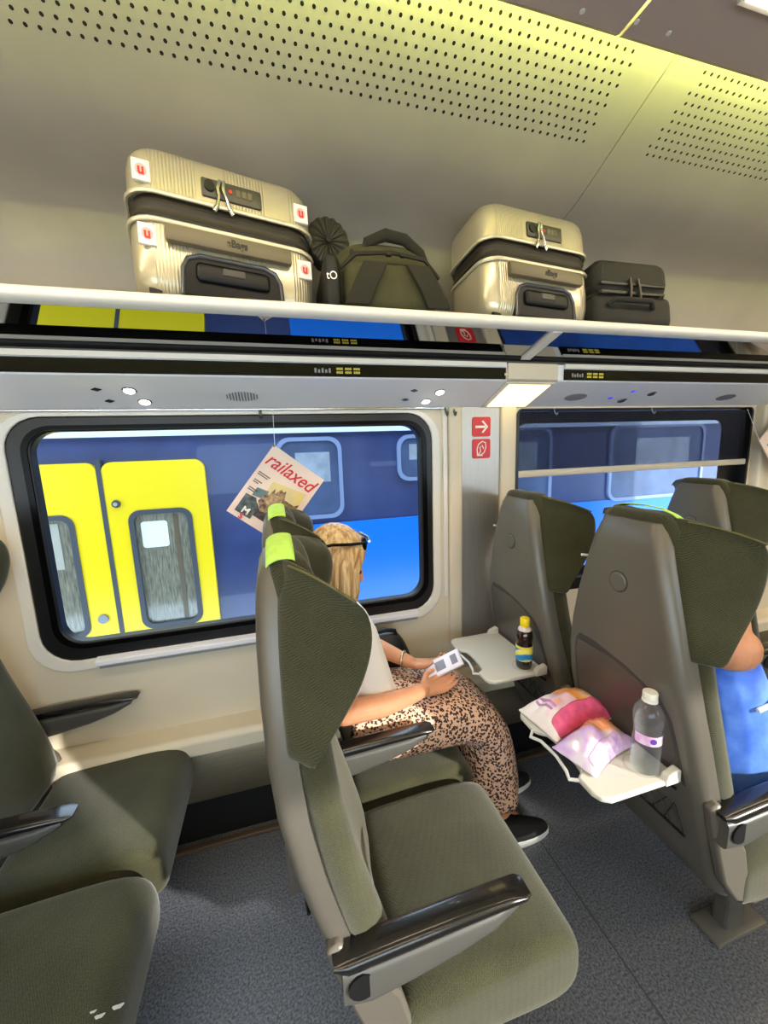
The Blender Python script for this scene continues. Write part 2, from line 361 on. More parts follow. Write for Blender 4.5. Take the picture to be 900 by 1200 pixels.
# luggage wall curving over to the ceiling
PROF = [(1.66, 1.775), (1.66, 2.05), (1.655, 2.17), (1.62, 2.26), (1.55, 2.325), (1.45, 2.366), (1.333, 2.401), (1.253, 2.438), (1.166, 2.481), (1.085, 2.520), (1.004, 2.557), (0.95, 2.590), (0.907, 2.64), (0.896, 2.69)]
bm = bmesh.new()
for x0, x1 in ((XL, 1.1315), (1.1345, XR)):
    A = [[(x, y, z) for x in (x0, x1)] for y, z in PROF]; B = [[(x, y + 0.015, z + 0.02) for x in (x0, x1)] for y, z in PROF]
    slab(A, B, bm)
lw = struct(fin(bm, 'wall_luggage', M_bin, None, 60))
bm = bmesh.new()
slab([[(x, y + 0.004, z + 0.006) for x in (1.129, 1.137)] for y, z in PROF], [[(x, y + 0.010, z + 0.012) for x in (1.129, 1.137)] for y, z in PROF], bm)
fin(bm, 'panel_seam', M_hole, lw, 0)
# perforations of the band
def prof_at(s):
    y = lerp(1.172, 0.990, s)
    for a, b in zip(PROF, PROF[1:]):
        if b[0] <= y <= a[0]:
            t = (a[0] - y) / (a[0] - b[0]); d = Vector((0, b[0] - a[0], b[1] - a[1])).normalized()
            return Vector((0, y, lerp(a[1], b[1], t))), d
bm = bmesh.new()
for r in range(10):
    p, d = prof_at(r / 9); nrm = Vector((0, -d.z, d.y)) ; nrm = nrm if nrm.z < 0 else -nrm
    for blk in ((-1.7, 1.02), (1.258, 3.4)):
        x = blk[0] + (0.0 if r % 2 else 0.013)
        while x < blk[1]:
            c = p + Vector((x, 0, 0)) + nrm * 0.0006
            bm.faces.new([bm.verts.new(c + Vector((1, 0, 0)) * 0.0045 * math.cos(a) + d * 0.0045 * math.sin(a)) for a in (2 * PI * q / 7 for q in range(7))])
            x += 0.0265
pf = fin(bm, 'perforation_holes', M_hole, lw, 0); pf['kind'] = 'stuff'

# ceiling panels, light strips in the ceiling, cove tubes behind the panel edge
cl = struct(fin(bx(XL, XR, -1.7, 1.7, 2.70, 2.74), 'ceiling', M_taupe, None, 0))
for x0, x1 in ((XL, 0.902), (0.911, XR)):
    fin(prism([(-0.934, 2.535), (-0.946, 2.541), (-0.93, 2.55), (0.93, 2.55), (0.946, 2.541), (0.934, 2.535)], x0, x1, 'x'), 'ceiling_panel', M_taupe, cl, 0)
for x, y in ((0.772, 0.912), (1.02, 0.902), (0.918, 0.90)):
    fin(lathe([(0.0001, -0.002), (0.006, -0.002), (0.006, 0.0)], 10, None, (x, y, 2.535)), 'panel_screw', M_hook, cl, 40)
m_strip = emis('ceiling_strip_glow', (255, 232, 200), 14.0)
for i, (x0, x1, y0, y1) in enumerate(((1.107, 4.4, 0.65, 0.808), (-2.4, 0.70, 0.65, 0.808), (1.107, 4.4, -0.808, -0.65), (-2.4, 0.70, -0.808, -0.65))):
    wh = ('over the far seats on the right', 'over the near seats on the left', 'across the aisle towards the right', 'across the aisle towards the left')[i]
    o = empty('ceiling_light', 'long white ceiling light strip ' + wh, 'lamp', ((x0 + x1) / 2, (y0 + y1) / 2, 2.535), group='ceiling light strips')
    a, b = (x1 - x0) / 2, (y1 - y0) / 2
    fin(bx(-a, a, -b, b, -0.008, 0.0), 'housing', M_white, o, 0)
    fin(bx(-a + 0.01, a - 0.01, -b + 0.012, b - 0.012, -0.011, -0.008), 'diffuser', m_strip, o, 0)
m_cove = emis('cove_glow', (240, 255, 135), 95.0)
for i, (y, wh) in enumerate(((0.850, 'window side'), (-0.850, 'far side of the aisle'))):
    o = fin(tube([(XL + 0.05, y, 2.578), (XR - 0.05, y, 2.578)], 0.012, 8), 'cove_tube', m_cove, None, 60)
    tag(o, 'yellow green cove light tube above the ceiling edge on the ' + wh, 'lamp', 'cove light tubes')

# luggage rack: rail, glass shelves, brackets; the shelf falls towards the wall
RY, RZ, TILT = 1.194, 1.938, math.radians(16)      # front edge of the shelf top
rk = empty('luggage_rack', 'overhead luggage rack of tinted glass with a rounded white front rail', 'rack', (1.0, RY, RZ))
rk.rotation_euler = (-TILT, 0, 0)
fin(prism([(-0.022, -0.004), (-0.020, 0.008), (-0.010, 0.017), (0.003, 0.019), (0.016, 0.013), (0.021, -0.002), (0.016, -0.014), (-0.006, -0.018), (-0.018, -0.014)], XL - 1.0, XR - 1.0, 'x'), 'front_rail', M_white, rk, 50)
M_shelf = glass_thin('shelf_glass', (70, 78, 56), 0.6, 0.40)
for x0, x1 in ((XL, 0.955), (0.985, XR)):
    fin(bx(x0 - 1, x1 - 1, 0.018, 0.196, -0.009, -0.001), 'glass_shelf', M_shelf, rk, 0)
fin(bx(XL - 1, XR - 1, 0.216, 0.475, -0.012, -0.001), 'rear_shelf', M_bin, rk, 0)
fin(bx(XL - 1, XR - 1, 0.192, 0.216, -0.014, 0.000), 'shelf_edge', M_dark, rk, 0)
for x in (-2.0, 0.97, 3.9):
    fin(bx(x - 1.021, x - 0.979, 0.012, 0.200, -0.018, 0.001), 'bracket', M_white, rk, 0, bevel=0.003)
def on_rack(x, d, h=0.0):
    """a point on the shelf: d behind the rail, h above it"""
    return (x, RY + d * math.cos(TILT) + h * math.sin(TILT), RZ - d * math.sin(TILT) + h * math.cos(TILT))
def rest(o, x, d, rz=0.0, tilt=math.radians(8), lift=0.021):
    """luggage leaning back from the front rail: d behind it"""
    o.location = (x, RY + d * math.cos(tilt), RZ + lift - d * math.sin(tilt)); o.rotation_euler = (Matrix.Rotation(-tilt, 3, 'X') @ Matrix.Rotation(rz, 3, 'Z')).to_euler(); return o

# unseen opposite wall with openings shaped for the light, and the ends of the stretch
bm = bmesh.new()
# wide opening for sky light at the left, higher one placed to shape the sun
box(bm, XL, XR, -1.66, -1.60, 0.0, 0.80); box(bm, XL, XR, -1.66, -1.60, 1.90, 2.70); box(bm, XL, 1.08, -1.66, -1.60, 1.72, 1.90); box(bm, 1.08, XR, -1.66, -1.60, 0.80, 1.18)
for x0, x1, z0, z1 in ((XL, -2.45, 0.80, 1.72), (0.68, 1.08, 0.80, 1.72), (1.08, 1.75, 1.18, 1.90), (3.4, XR, 1.18, 1.90)): box(bm, x0, x1, -1.66, -1.60, z0, z1)
wo = struct(fin(bm, 'wall_aisle_side', M_cream, None, 0))
struct(fin(bx(XL, XR, 1.66, 1.70, 0.0, 0.795), 'trim_6', M_dark, None, 0)); struct(fin(bx(XL, XR, 1.67, 1.70, 1.70, 2.70), 'trim_7', M_dark, None, 0))
struct(fin(bx(XL - 0.05, XL, -1.7, 1.7, -0.05, 2.74), 'wall_left_end', M_cream, None, 0)); struct(fin(bx(XR, XR + 0.05, -1.7, 1.7, -0.05, 2.74), 'wall_right_end', M_cream, None, 0))

# safety signs on the steel pillar
M_red = mat('sign_red', (206, 30, 34), 0.4); M_sw = mat('sign_white', (240, 236, 226), 0.4)
def sign(z0, label, kind):
    s = empty('pillar_sign', label, 'sign', (0.905, WY - 0.004, z0 + 0.043), group='red pillar signs')
    fin(prism(rr(-0.045, 0.045, -0.043, 0.043, 0.010, 5), -0.0008, 0.0015, 'y'), 'plate', M_red, s, 30)
    bm = bmesh.new()
    if kind == 'arrow':
        prism([(-0.03, -0.005), (0.018, -0.005), (0.018, 0.005), (-0.03, 0.005)], -0.0016, -0.0007, 'y', bm)
        for s_ in (-1, 1): prism([(0.033, 0), (0.023, 0), (0.000, 0.024 * s_), (0.008, 0.027 * s_)][::s_], -0.0018, -0.0007, 'y', bm)
    else:
        lp_ = [(-0.02, -0.03), (-0.022, 0.0), (-0.014, 0.02), (0.004, 0.032), (0.02, 0.026), (0.022, 0.006), (0.014, -0.016), (0.002, -0.026)]
        tube([(x, -0.0012, z) for x, z in lp_ + lp_[:1]], 0.0028, 5, bm); tube([(-0.018, -0.0012, -0.028), (-0.004, -0.0012, -0.012), (-0.008, -0.0012, 0.006), (0.004, -0.0012, 0.014), (0.010, -0.0012, 0.0)], 0.0026, 5, bm)
        tube([(-0.022, -0.0012, -0.031), (0.006, -0.0012, -0.031)], 0.0026, 5, bm)
    fin(bm, 'pictogram', M_sw, s, 0)
sign(1.584, 'square red sign with a white arrow pointing right', 'arrow')
sign(1.488, 'square red sign with a white outlined pictogram below the arrow sign', 'pic')

# ------------------------------------------------------------------ seats
SH = [  # z, back x, half width
    (0.27, 0.185, 0.180), (0.33, 0.142, 0.196), (0.40, 0.105, 0.205), (0.50, 0.072, 0.212), (0.60, 0.036, 0.216), (0.70, 0.006, 0.216), (0.80, -0.020, 0.212), (0.90, -0.040, 0.200),
    (1.00, -0.050, 0.182), (1.10, -0.054, 0.160), (1.20, -0.054, 0.134), (1.28, -0.050, 0.112), (1.32, -0.044, 0.098), (1.342, -0.034, 0.084)]
def shell_bm():
    rings = []
    for i, (z, xb, w) in enumerate(SH):
        d = 0.055 if z < 1.33 else 0.04; r = 0.032 if z < 1.33 else 0.02
        pts = []
        for sy in (1, -1):
            arc = []
            for q in range(5):
                a = q / 4 * PI / 2
                arc.append((xb + r - r * math.cos(a), sy * (w - r + r * math.sin(a)), z))
            if sy == 1: pts += arc + [(xb + d, w + 0.002, z)]
            else: pts += [(xb + d, -w - 0.002, z)] + arc[::-1]
        rings.append(pts)
    return loft(rings)
BK = [  # backrest cushion: z, rear x, half width, thickness
    (0.44, 0.13, 0.205, 0.065), (0.55, 0.088, 0.222, 0.085), (0.68, 0.050, 0.224, 0.088), (0.80, 0.022, 0.218, 0.082), (0.92, 0.004, 0.206, 0.074), (1.02, -0.004, 0.192, 0.070),
    (1.10, -0.008, 0.172, 0.075), (1.20, -0.008, 0.146, 0.085), (1.28, -0.012, 0.126, 0.085), (1.335, -0.026, 0.110, 0.085), (1.362, -0.020, 0.092, 0.060), (1.368, -0.010, 0.07, 0.03)]
def back_bm():
    rings = []
    for z, x, w, t in BK:
        pts = [(x, w * s, z) for s in (-1, -0.5, 0, 0.5, 1)]
        fr = [(x + t * 0.55, w * 1.01), (x + t, w * 0.93), (x + t * 0.97, w * 0.72), (x + t * 0.72, w * 0.4), (x + t * 0.66, 0)]
        pts += [(a, b, z) for a, b in fr] + [(a, -b, z) for a, b in fr[::-1][1:]]
        rings.append(pts)
    return loft(rings)
XW = [(0.0, 0.030), (0.12, 0.052), (0.3, 0.090), (0.45, 0.118), (0.6, 0.136), (0.75, 0.143), (0.88, 0.138), (0.95, 0.124), (1.0, 0.100)]
def wing_bm(sy):
    nu, nv = 9, 12; A, B = [], []
    for i in range(nv):
        v = i / (nv - 1); ra, rb = [], []
        for j in range(nu):
            u = j / (nu - 1); z = lerp(1.022, 1.362 - 0.042 * u ** 1.6, v)
            xb, w = interp(SH, min(z, 1.335)); xr = xb + 0.036
            x = lerp(xr, interp(XW, v)[0], u); y = lerp(w + 0.006, 0.226, u ** 0.9) if True else 0
            y = min(y, 0.228)
            th = 0.034 * (1 - 0.25 * u) * (0.75 if v in (0, 1) else 1)
            ra.append((x, sy * y, z)); rb.append((x - 0.010 * u, sy * (y - th), z - (0.004 if v == 1 else 0)))
        A.append(ra); B.append(rb)
    return slab(A, B)
def cushion_bm():
    rings = []
    prof = [(0.165, 0.005, 0.41, 0.33), (0.172, 0.0, 0.440, 0.31), (0.20, 0.0, 0.452, 0.30), (0.28, 0.0, 0.456, 0.295), (0.40, 0.0, 0.462, 0.29), (0.50, 0.0, 0.464, 0.285), (0.56, 0.004, 0.456, 0.285), (0.588, 0.012, 0.436, 0.295), (0.600, 0.022, 0.405, 0.31), (0.602, 0.032, 0.385, 0.33)]
    for x, inset, zt, zb in prof:
        w = 0.238 - inset; r = min(0.035, (zt - zb) * 0.45)
        L = rr(-w, w, zb, zt, r, 5)
        rings.append([(x, p[0], p[1] + (0.006 * math.cos(p[0] / w * PI * 0.5) if p[1] > zb + 0.05 else 0)) for p in L])
    return loft(rings)
def arm_bm(y0, part):
    # black capping along the top, deeper body below, rounded tip
    top = [(0.035, 0.650, 0.660), (0.06, 0.638, 0.664), (0.16, 0.640, 0.668), (0.28, 0.646, 0.670), (0.38, 0.650, 0.669), (0.418, 0.654, 0.665), (0.432, 0.657, 0.661)]
    low = [(0.05, 0.562, 0.637), (0.10, 0.562, 0.639), (0.18, 0.572, 0.641), (0.27, 0.588, 0.644), (0.35, 0.610, 0.648), (0.405, 0.634, 0.653)]
    rings = []
    T = top if part == 'top' else low; hw = 0.026 if part == 'top' else 0.0245
    for i, (x, zb, zt) in enumerate(T):
        e = hw * (0.72 if i in (0, len(T) - 1) else 1.0); r = min((zt - zb) * 0.48, 0.012)
        rings.append([(x, y0 + p[0], p[1]) for p in rr(-e, e, zb, zt, r, 4)])
    return loft(rings)
def tray_bm():
    # plate with a shallow bay in the front edge
    pts = [(-0.005, -0.172), (-0.215, -0.172), (-0.236, -0.160), (-0.245, -0.140), (-0.245, -0.095), (-0.222, -0.080), (-0.214, -0.05), (-0.212, 0.03), (-0.216, 0.058), (-0.236, 0.075), (-0.245, 0.09), (-0.243, 0.150), (-0.232, 0.166), (-0.215, 0.172), (-0.005, 0.172)]
    return prism(pts, 0.694, 0.709, 'z')

def make_seat(name, label, kind, tray, lime):
    s = empty(name, label, 'seat')
    sh = fin(shell_bm(), 'back_shell', M_shell, s, 50)
    fin(_button(), 'button', M_shell, sh, 40)
    fin(_button(0.030, 0.0012), 'button_ring', mat('groove_dark', (58, 56, 52), 0.6), sh, 40)
    # panel recessed behind the tray: flat top curving down to both sides
    P = [(-0.168, 0.68), (-0.160, 0.80), (-0.150, 0.862), (-0.130, 0.892), (-0.06, 0.925), (0.04, 0.948), (0.120, 0.957), (0.140, 0.945), (0.150, 0.90), (0.160, 0.80), (0.168, 0.68)]
    def on_back(y, z, off): return (interp(SH, z)[0] - off, y, z)
    def back_panel(P, off, nm, m):
        bm = bmesh.new(); zs = [0.68 + 0.02 * i for i in range(15)]
        A, B = [], []
        for z in zs:
            L = [p for p in P if p[0] <= 0 or True]
            # left/right limit of the outline at this height
            ys = []
            for a, b in zip(P, P[1:]):
                if min(a[1], b[1]) - 1e-9 <= z <= max(a[1], b[1]) + 1e-9 and abs(a[1] - b[1]) > 1e-9: ys.append(lerp(a[0], b[0], (z - a[1]) / (b[1] - a[1])))
            if len(ys) < 2: continue
            y0, y1 = min(ys), max(ys)
            A.append([on_back(lerp(y0, y1, q / 6), z, off) for q in range(7)]); B.append([on_back(lerp(y0, y1, q / 6), z, -0.006) for q in range(7)])
        return fin(slab(A, B), nm, m, sh, 40)
    back_panel([(y * 1.05, z + (0.008 if z > 0.69 else 0)) for y, z in P], 0.0012, 'panel_groove', mat('groove_dark', (58, 56, 52), 0.6))
    back_panel(P, 0.003, 'tray_recess', M_shell_d)
    fin(tube([(-0.02, 0.135, 1.205), (-0.03, 0.148, 1.205), (-0.04, 0.150, 1.207)], 0.0042, 6), 'coat_hook', M_hook, s, 60)
    fin(back_bm(), 'backrest', M_fab, s, 180, sub=1)
    for sy in (-1, 1):
        wbm = wing_bm(sy); w = fin(wbm, 'headrest_wing', M_fab, s, 180, sub=1)
        fin(tube([(lerp(interp(SH, 1.335)[0] + 0.036, 0.110, u), sy * (min(lerp(0.100, 0.226, u ** 0.9), 0.228) + 0.0005 - 0.010 * u * 0), 1.352 - 0.042 * u ** 1.6 - 0.022 * 0) for u in [q / 8 for q in range(1, 9)]], 0.0022, 5), 'piping', mat('piping_olive', (92, 88, 48), 0.8), w, 60)
    fin(cushion_bm(), 'seat_cushion', M_fab, s, 180, sub=1)
    # curved seat pan under the cushion
    fin(rbox(0.22, 0.52, -0.20, 0.20, 0.255, 0.325, 0.02, 2), 'seat_pan', M_dark, s, 40)
    if lime:
        A, B = [], []
        path = [(-0.026, 1.364), (-0.020, 1.370), (-0.012, 1.374), (-0.004, 1.3765), (0.004, 1.377), (0.012, 1.3765), (0.020, 1.375), (0.026, 1.372)]
        if lime == 2: path = path[4:]
        for x, z in path:
            A.append([(x, y, z - 0.02 * (abs(y) / 0.1) ** 3) for y in (-0.100, -0.088, -0.05, 0, 0.05, 0.088)])
            B.append([(x, y, z + 0.0025 - 0.02 * (abs(y) / 0.1) ** 3) for y in (-0.100, -0.088, -0.05, 0, 0.05, 0.088)])
        fin(slab(A, B), 'headrest_cover', M_lime, s, 180)
    ys = [-0.238] if kind == 'aisle' else [-0.252, 0.252]
    for y in ys:
        a = fin(arm_bm(y, 'body'), 'armrest', M_armside, s, 50); fin(arm_bm(y, 'top'), 'arm_pad', M_armtop, a, 50)
        e = -1 if y < 0 else 1
        fin(tube([(0.085, y - e * 0.005, 0.606), (0.085, y + e * 0.024, 0.606)], 0.027, 16), 'pivot_cap', M_dark, a, 40)
    # side shield that carries on from the shell and curls under the cushion
    for sy in (-1, 1):
        pts = [(0.024, 0.66), (0.040, 0.60), (0.064, 0.52), (0.097, 0.42), (0.150, 0.345), (0.23, 0.305), (0.34, 0.30), (0.385, 0.318), (0.37, 0.345), (0.29, 0.345), (0.225, 0.365), (0.185, 0.42), (0.165, 0.50), (0.130, 0.555), (0.090, 0.60), (0.070, 0.65), (0.050, 0.672)]
        fin(prism(pts, sy * 0.206, sy * 0.234), 'side_shield', M_shell, s, 30, bevel=0.008)
    if kind == 'aisle':
        pd = fin(loft([[(x0, -0.125, z), (x1, -0.125, z), (x1, -0.075, z), (x0, -0.075, z)] for z, x0, x1 in ((0.012, 0.325, 0.415), (0.10, 0.33, 0.40), (0.26, 0.29, 0.40))]), 'pedestal', M_armside, s, 0, bevel=0.01)
        fin(rbox(0.268, 0.478, -0.145, -0.055, 0.0, 0.016, 0.005, 2), 'foot_plate', mat('foot_plate', (120, 118, 112), 0.35, 0.5), pd, 40)
    else:
        bm = rbox(0.30, 0.40, 0.05, 0.195, 0.215, 0.262, 0.012, 2); fin(bm, 'wall_bracket', M_dark, s, 40)
    if tray:
        t = fin(tray_bm(), 'tray_table', M_tray, s, 0, bevel=0.005)
        hd = [(-0.240, -0.098, 0.700), (-0.262, -0.085, 0.698), (-0.250, -0.060, 0.697), (-0.240, -0.01, 0.697), (-0.244, 0.05, 0.697), (-0.262, 0.072, 0.698), (-0.240, 0.092, 0.700)]
        fin(tube(hd, 0.0048, 8), 'tray_handle', M_hook, t, 60)
        for y in (-0.165, 0.165):
            fin(prism([(-0.052, 0.709), (-0.045, 0.722), (-0.012, 0.734), (-0.004, 0.728), (-0.004, 0.695), (-0.052, 0.695)], y - 0.010, y + 0.010), 'hinge', M_tray, t, 0, bevel=0.003)
        bm = lathe([(0.037, 0.0), (0.040, 0.0012), (0.043, 0.0)], 28, None, (-0.065, -0.115, 0.7088))
        fin(bm, 'cup_ring', mat('tray_ring', (186, 182, 170), 0.4), t, 60)
    else:
        fin(rbox(-0.012 - 0.02, -0.004, -0.15, 0.15, 0.70, 0.88, 0.004, 2), 'stowed_tray', M_shell_d, sh, 40)
    # net pocket below the tray
    bm = bmesh.new()
    for i in range(9):
        y = -0.15 + 0.0375 * i
        for dy in (-0.05, 0.05): tube([(0.020 + 0.02, min(max(y - dy, -.16), .16), 0.66), (0.05, min(max(y + dy, -.16), .16), 0.50)], 0.0016, 4, bm)
    tube([(0.002, -0.16, 0.662), (-0.012, 0.0, 0.655), (0.002, 0.16, 0.662)], 0.004, 6, bm); tube([(0.052, -0.16, 0.50), (0.052, 0.16, 0.50)], 0.004, 6, bm)
    fin(bm, 'net_pocket', M_dark, s, 60)
    return s
def _button(r=0.0255, d=0.005):
    x = interp(SH, 1.172)[0]; n = 24
    return loft([[(x - h, k * r * math.cos(2 * PI * i / n), 1.172 + k * r * math.sin(2 * PI * i / n)) for i in range(n)] for k, h in ((1.0, -0.004), (1.0, d * 0.5), (0.9, d))])

YA, YW, PITCH_X = 0.81, 1.312, 0.93
GR = 'green upholstered train seats'
seatdefs = [
    ('row0_w', 'window', -0.985, YW, False, False, 'green train seat at the far left below the yellow train doors, against the wall'),
    ('row0_a', 'aisle', -0.985, YA, False, False, 'green train seat with a white scuff, at the bottom left corner'),
    ('row1_a', 'aisle', 0.0, YA, False, True, 'large empty green winged train seat in the foreground with lime headrest cover'),
    ('row1_w', 'window', 0.0, YW, False, True, 'green winged train seat the woman in the leopard skirt sits on'),
    ('row2_w', 'window', PITCH_X, YW, True, False, 'green train seat beside the steel pillar, tray with the dark drink bottle'),
    ('row2_a', 'aisle', PITCH_X, YA, True, 2, 'green train seat whose lowered tray holds the snack bags and water bottle'),
    ('row3_w', 'window', 2 * PITCH_X, YW, False, False, 'green train seat furthest right, its back shell seen by the half-drawn blind')]
protos = {}
for key, kind, x, y, tr, lime, label in seatdefs:
    kk = (kind, tr, lime)
    if kk in protos: s = copy_tree(protos[kk]); s['label'] = label
    else: s = make_seat('train_seat', label, kind, tr, lime); protos[kk] = s
    s['group'] = GR; s.location = (x, y, 0)
    if key == 'row0_a':
        bm = bmesh.new()
        for cx, cy, r in ((0.607, -0.067, 0.007), (0.577, -0.072, 0.006), (0.562, -0.061, 0.004)):
            bm.faces.new([bm.verts.new((cx + r * (1.4 + 0.4 * math.sin(3 * a)) * math.cos(a), cy + r * math.sin(a) * (0.8 + 0.3 * math.cos(2 * a)), 0.4705)) for a in (2 * PI * q / 14 for q in range(14))])
        fin(bm, 'white_scuff', mat('scuff', (170, 172, 168), 0.9), s, 0)

# ------------------------------------------------------------------ the neighbouring train, seen through the windows
EY = 3.1
M_navy = mat('navy_paint', (48, 60, 104), 0.3, var=0.12, scale=4, coat=0.3)
M_blue = mat('bright_blue_paint', (12, 110, 212), 0.3)
M_yel = mat('yellow_paint', (232, 204, 8), 0.35)
M_rub = mat('rubber_grey', (60, 64, 72), 0.5)
M_ewin = mat('far_window_glass', (66, 82, 116), 0.3, var=0.25, scale=3, spec=0.4)
M_efr = mat('far_window_frame', (120, 136, 172), 0.35)
tr = empty('passing_train', 'navy and blue train with yellow doors standing on the next track', 'train', (0, EY, -0.9))
dz = 0.9
def tp(bm, name, m, parent=tr, **k):
    bmesh.ops.translate(bm, verts=bm.verts, vec=(0, -EY, dz)); return fin(bm, name, m, parent, **k)
tp(bx(-6, 9, EY + 0.02, EY + 2.6, -0.3, 1.80), 'car_body', M_navy, smooth=0)
bm = prism([(EY + 0.02, 1.80), (EY + 0.16, 2.05), (EY + 0.55, 2.32), (EY + 1.3, 2.45), (EY + 2.6, 2.4), (EY + 2.6, 1.80)], -6, 9, 'x'); tp(bm, 'roof', mat('roof_pale', (196, 206, 220), 0.5), smooth=20)
tp(bx(-6, 9, EY - 0.012, EY + 0.02, 1.683, 1.80), 'sky_line_strip', mat('sky_line_pale', (212, 224, 238), 0.4), smooth=0)  # pale strip stands in for the bright sky line above the train
tp(bx(0.25, 9, EY + 0.005, EY + 0.025, -0.3, 0.965), 'blue_band', M_blue, smooth=0)
tp(bx(-6, 9, EY + 0.1, EY + 2.2, -0.9, -0.3), 'underframe', M_dark, smooth=0)
for x0, x1, wx0, wx1, nm in ((-1.86, -1.145, -1.70, -1.33, 'l'), (-1.12, -0.475, -0.985, -0.60, 'r')):
    d = tp(ring(rr(x0, x1, -0.28, 1.515, 0.07, 7), rr(wx0, wx1, 0.31, 1.165, 0.07, 7), EY - 0.02, EY + 0.03), 'door_leaf', M_yel, smooth=30)
    tp(ring(rr(wx0 - 0.012, wx1 + 0.012, 0.298, 1.177, 0.08, 7), rr(wx0 + 0.022, wx1 - 0.022, 0.332, 1.143, 0.055, 7), EY - 0.028, EY + 0.02), 'window_rubber', M_rub, d, smooth=40)
    bm = bmesh.new(); bm.faces.new([bm.verts.new((p[0], EY - 0.002, p[1])) for p in rr(wx0, wx1, 0.31, 1.165, 0.07, 7)])
    tp(bm, 'door_glass', mat('door_glass', (98, 96, 84), 0.12, c2=(140, 136, 118), scale=14, stretch=(7, 1, 0.8), spec=0.8), d, smooth=0)
    if nm == 'r':
        tp(prism(rr(-0.93, -0.76, 0.90, 1.09, 0.02, 4), EY - 0.006, EY - 0.003), 'bright_pane', mat('pane_white', (226, 230, 226), 0.2), d, smooth=0)
        tp(bx(-0.72, -0.69, EY - 0.006, EY - 0.003, 0.34, 1.13), 'inner_pillar', mat('pillar_brown', (96, 84, 66), 0.4), d, smooth=0)
        tp(tube([(-1.055, EY - 0.02, 1.23), (-1.055, EY - 0.04, 1.23)], [0.028, 0.024], 16), 'door_lock', M_rub, d, smooth=40)
        tp(tube([(-1.055, EY - 0.04, 1.23), (-1.055, EY - 0.044, 1.23)], 0.014, 16), 'lock_core', M_chrome, d, smooth=40)
    else:
        tp(bx(-1.62, -1.42, EY - 0.006, EY - 0.003, 0.80, 1.12), 'bright_pane', mat('pane_pale', (170, 168, 156), 0.2), d, smooth=0)
        tp(tube([(-1.235, EY - 0.02, 0.42), (-1.235, EY - 0.035, 0.42)], 0.032, 16), 'door_button', mat('door_button', (120, 124, 130), 0.3, 0.5), d, smooth=40)
tp(bx(-1.148, -1.118, EY - 0.024, EY + 0.02, -0.28, 1.53), 'door_seal', M_rub, smooth=0)
for x0, x1, z0, z1 in ((0.06, 0.50, 1.04, 1.62), (1.02, 1.32, 1.30, 1.62), (1.62, 2.46, 0.98, 1.66), (3.18, 4.34, 0.98, 1.66), (5.0, 6.1, 0.98, 1.66), (-3.2, -2.3, 0.98, 1.62)):
    w = tp(ring(rr(x0 - 0.03, x1 + 0.03, z0 - 0.03, z1 + 0.03, 0.10, 7), rr(x0, x1, z0, z1, 0.08, 7), EY - 0.004, EY + 0.03), 'window_frame', M_efr, smooth=40)
    bm = bmesh.new(); bm.faces.new([bm.verts.new((p[0], EY + 0.010, p[1])) for p in rr(x0, x1, z0, z1, 0.08, 7)])
    tp(bm, 'window_glass', M_ewin, w, smooth=0)
    tp(bx(lerp(x0, x1, 0.25), lerp(x0, x1, 0.85), EY + 0.006, EY + 0.009, lerp(z0, z1, 0.45), lerp(z0, z1, 0.85)), 'lit_interior', mat('pale_interior', (140, 150, 164), 0.5, var=0.2, scale=8), w, smooth=0)
gd = struct(fin(bx(-12, 14, 1.72, 30, -1.0, -0.9), 'trim_8', mat('ballast', (96, 88, 80), 0.95, var=0.4, scale=30, bump=0.6, bscale=40), None, 0))

# ------------------------------------------------------------------ luggage on the rack
M_case = mat('champagne_shell', (206, 198, 170), 0.28, 0.35, coat=0.4)
def ribbed(name, c):
    m = bpy.data.materials.new(name); m.use_nodes = True; nt = m.node_tree; b = nt.nodes['Principled BSDF']
    b.inputs['Base Color'].default_value = lin(c); b.inputs['Roughness'].default_value = 0.28; b.inputs['Metallic'].default_value = 0.45; b.inputs['Coat Weight'].default_value = 0.3
    tc = nt.nodes.new('ShaderNodeTexCoord'); sp = nt.nodes.new('ShaderNodeSeparateXYZ'); nt.links.new(tc.outputs['Object'], sp.inputs[0])
    def mt(op, a, b_=0.0):
        n = nt.nodes.new('ShaderNodeMath'); n.operation = op
        for i, q in enumerate((a, b_)):
            if isinstance(q, (int, float)): n.inputs[i].default_value = q
            else: nt.links.new(q, n.inputs[i])
        return n.outputs[0]
    w = mt('SINE', mt('MULTIPLY', sp.outputs[0], 900.0)); g = mt('GREATER_THAN', mt('SINE', mt('MULTIPLY', sp.outputs[0], 42.0)), -0.35)
    h = mt('MULTIPLY', w, g); bp = nt.nodes.new('ShaderNodeBump'); bp.inputs['Strength'].default_value = 0.5; bp.inputs['Distance'].default_value = 0.002
    nt.links.new(h, bp.inputs['Height']); nt.links.new(bp.outputs[0], b.inputs['Normal']); return m
M_rib = ribbed('ribbed_shell', (200, 190, 158))
M_zip = mat('dark_zip', (44, 38, 26), 0.6, bump=0.2, bscale=500)
M_hdl = mat('taupe_handle', (98, 88, 66), 0.45)
M_stk = mat('sticker_white', (236, 232, 224), 0.5); M_stkr = mat('sticker_red', (206, 44, 40), 0.5)
def case_loop(w, d, r, z, inset=0.0, n=6):
    return [(p[0], p[1], z) for p in rr(-w / 2 + inset, w / 2 - inset, -d / 2 + inset, d / 2 - inset, max(r - inset * 0.5, 0.004), n)]
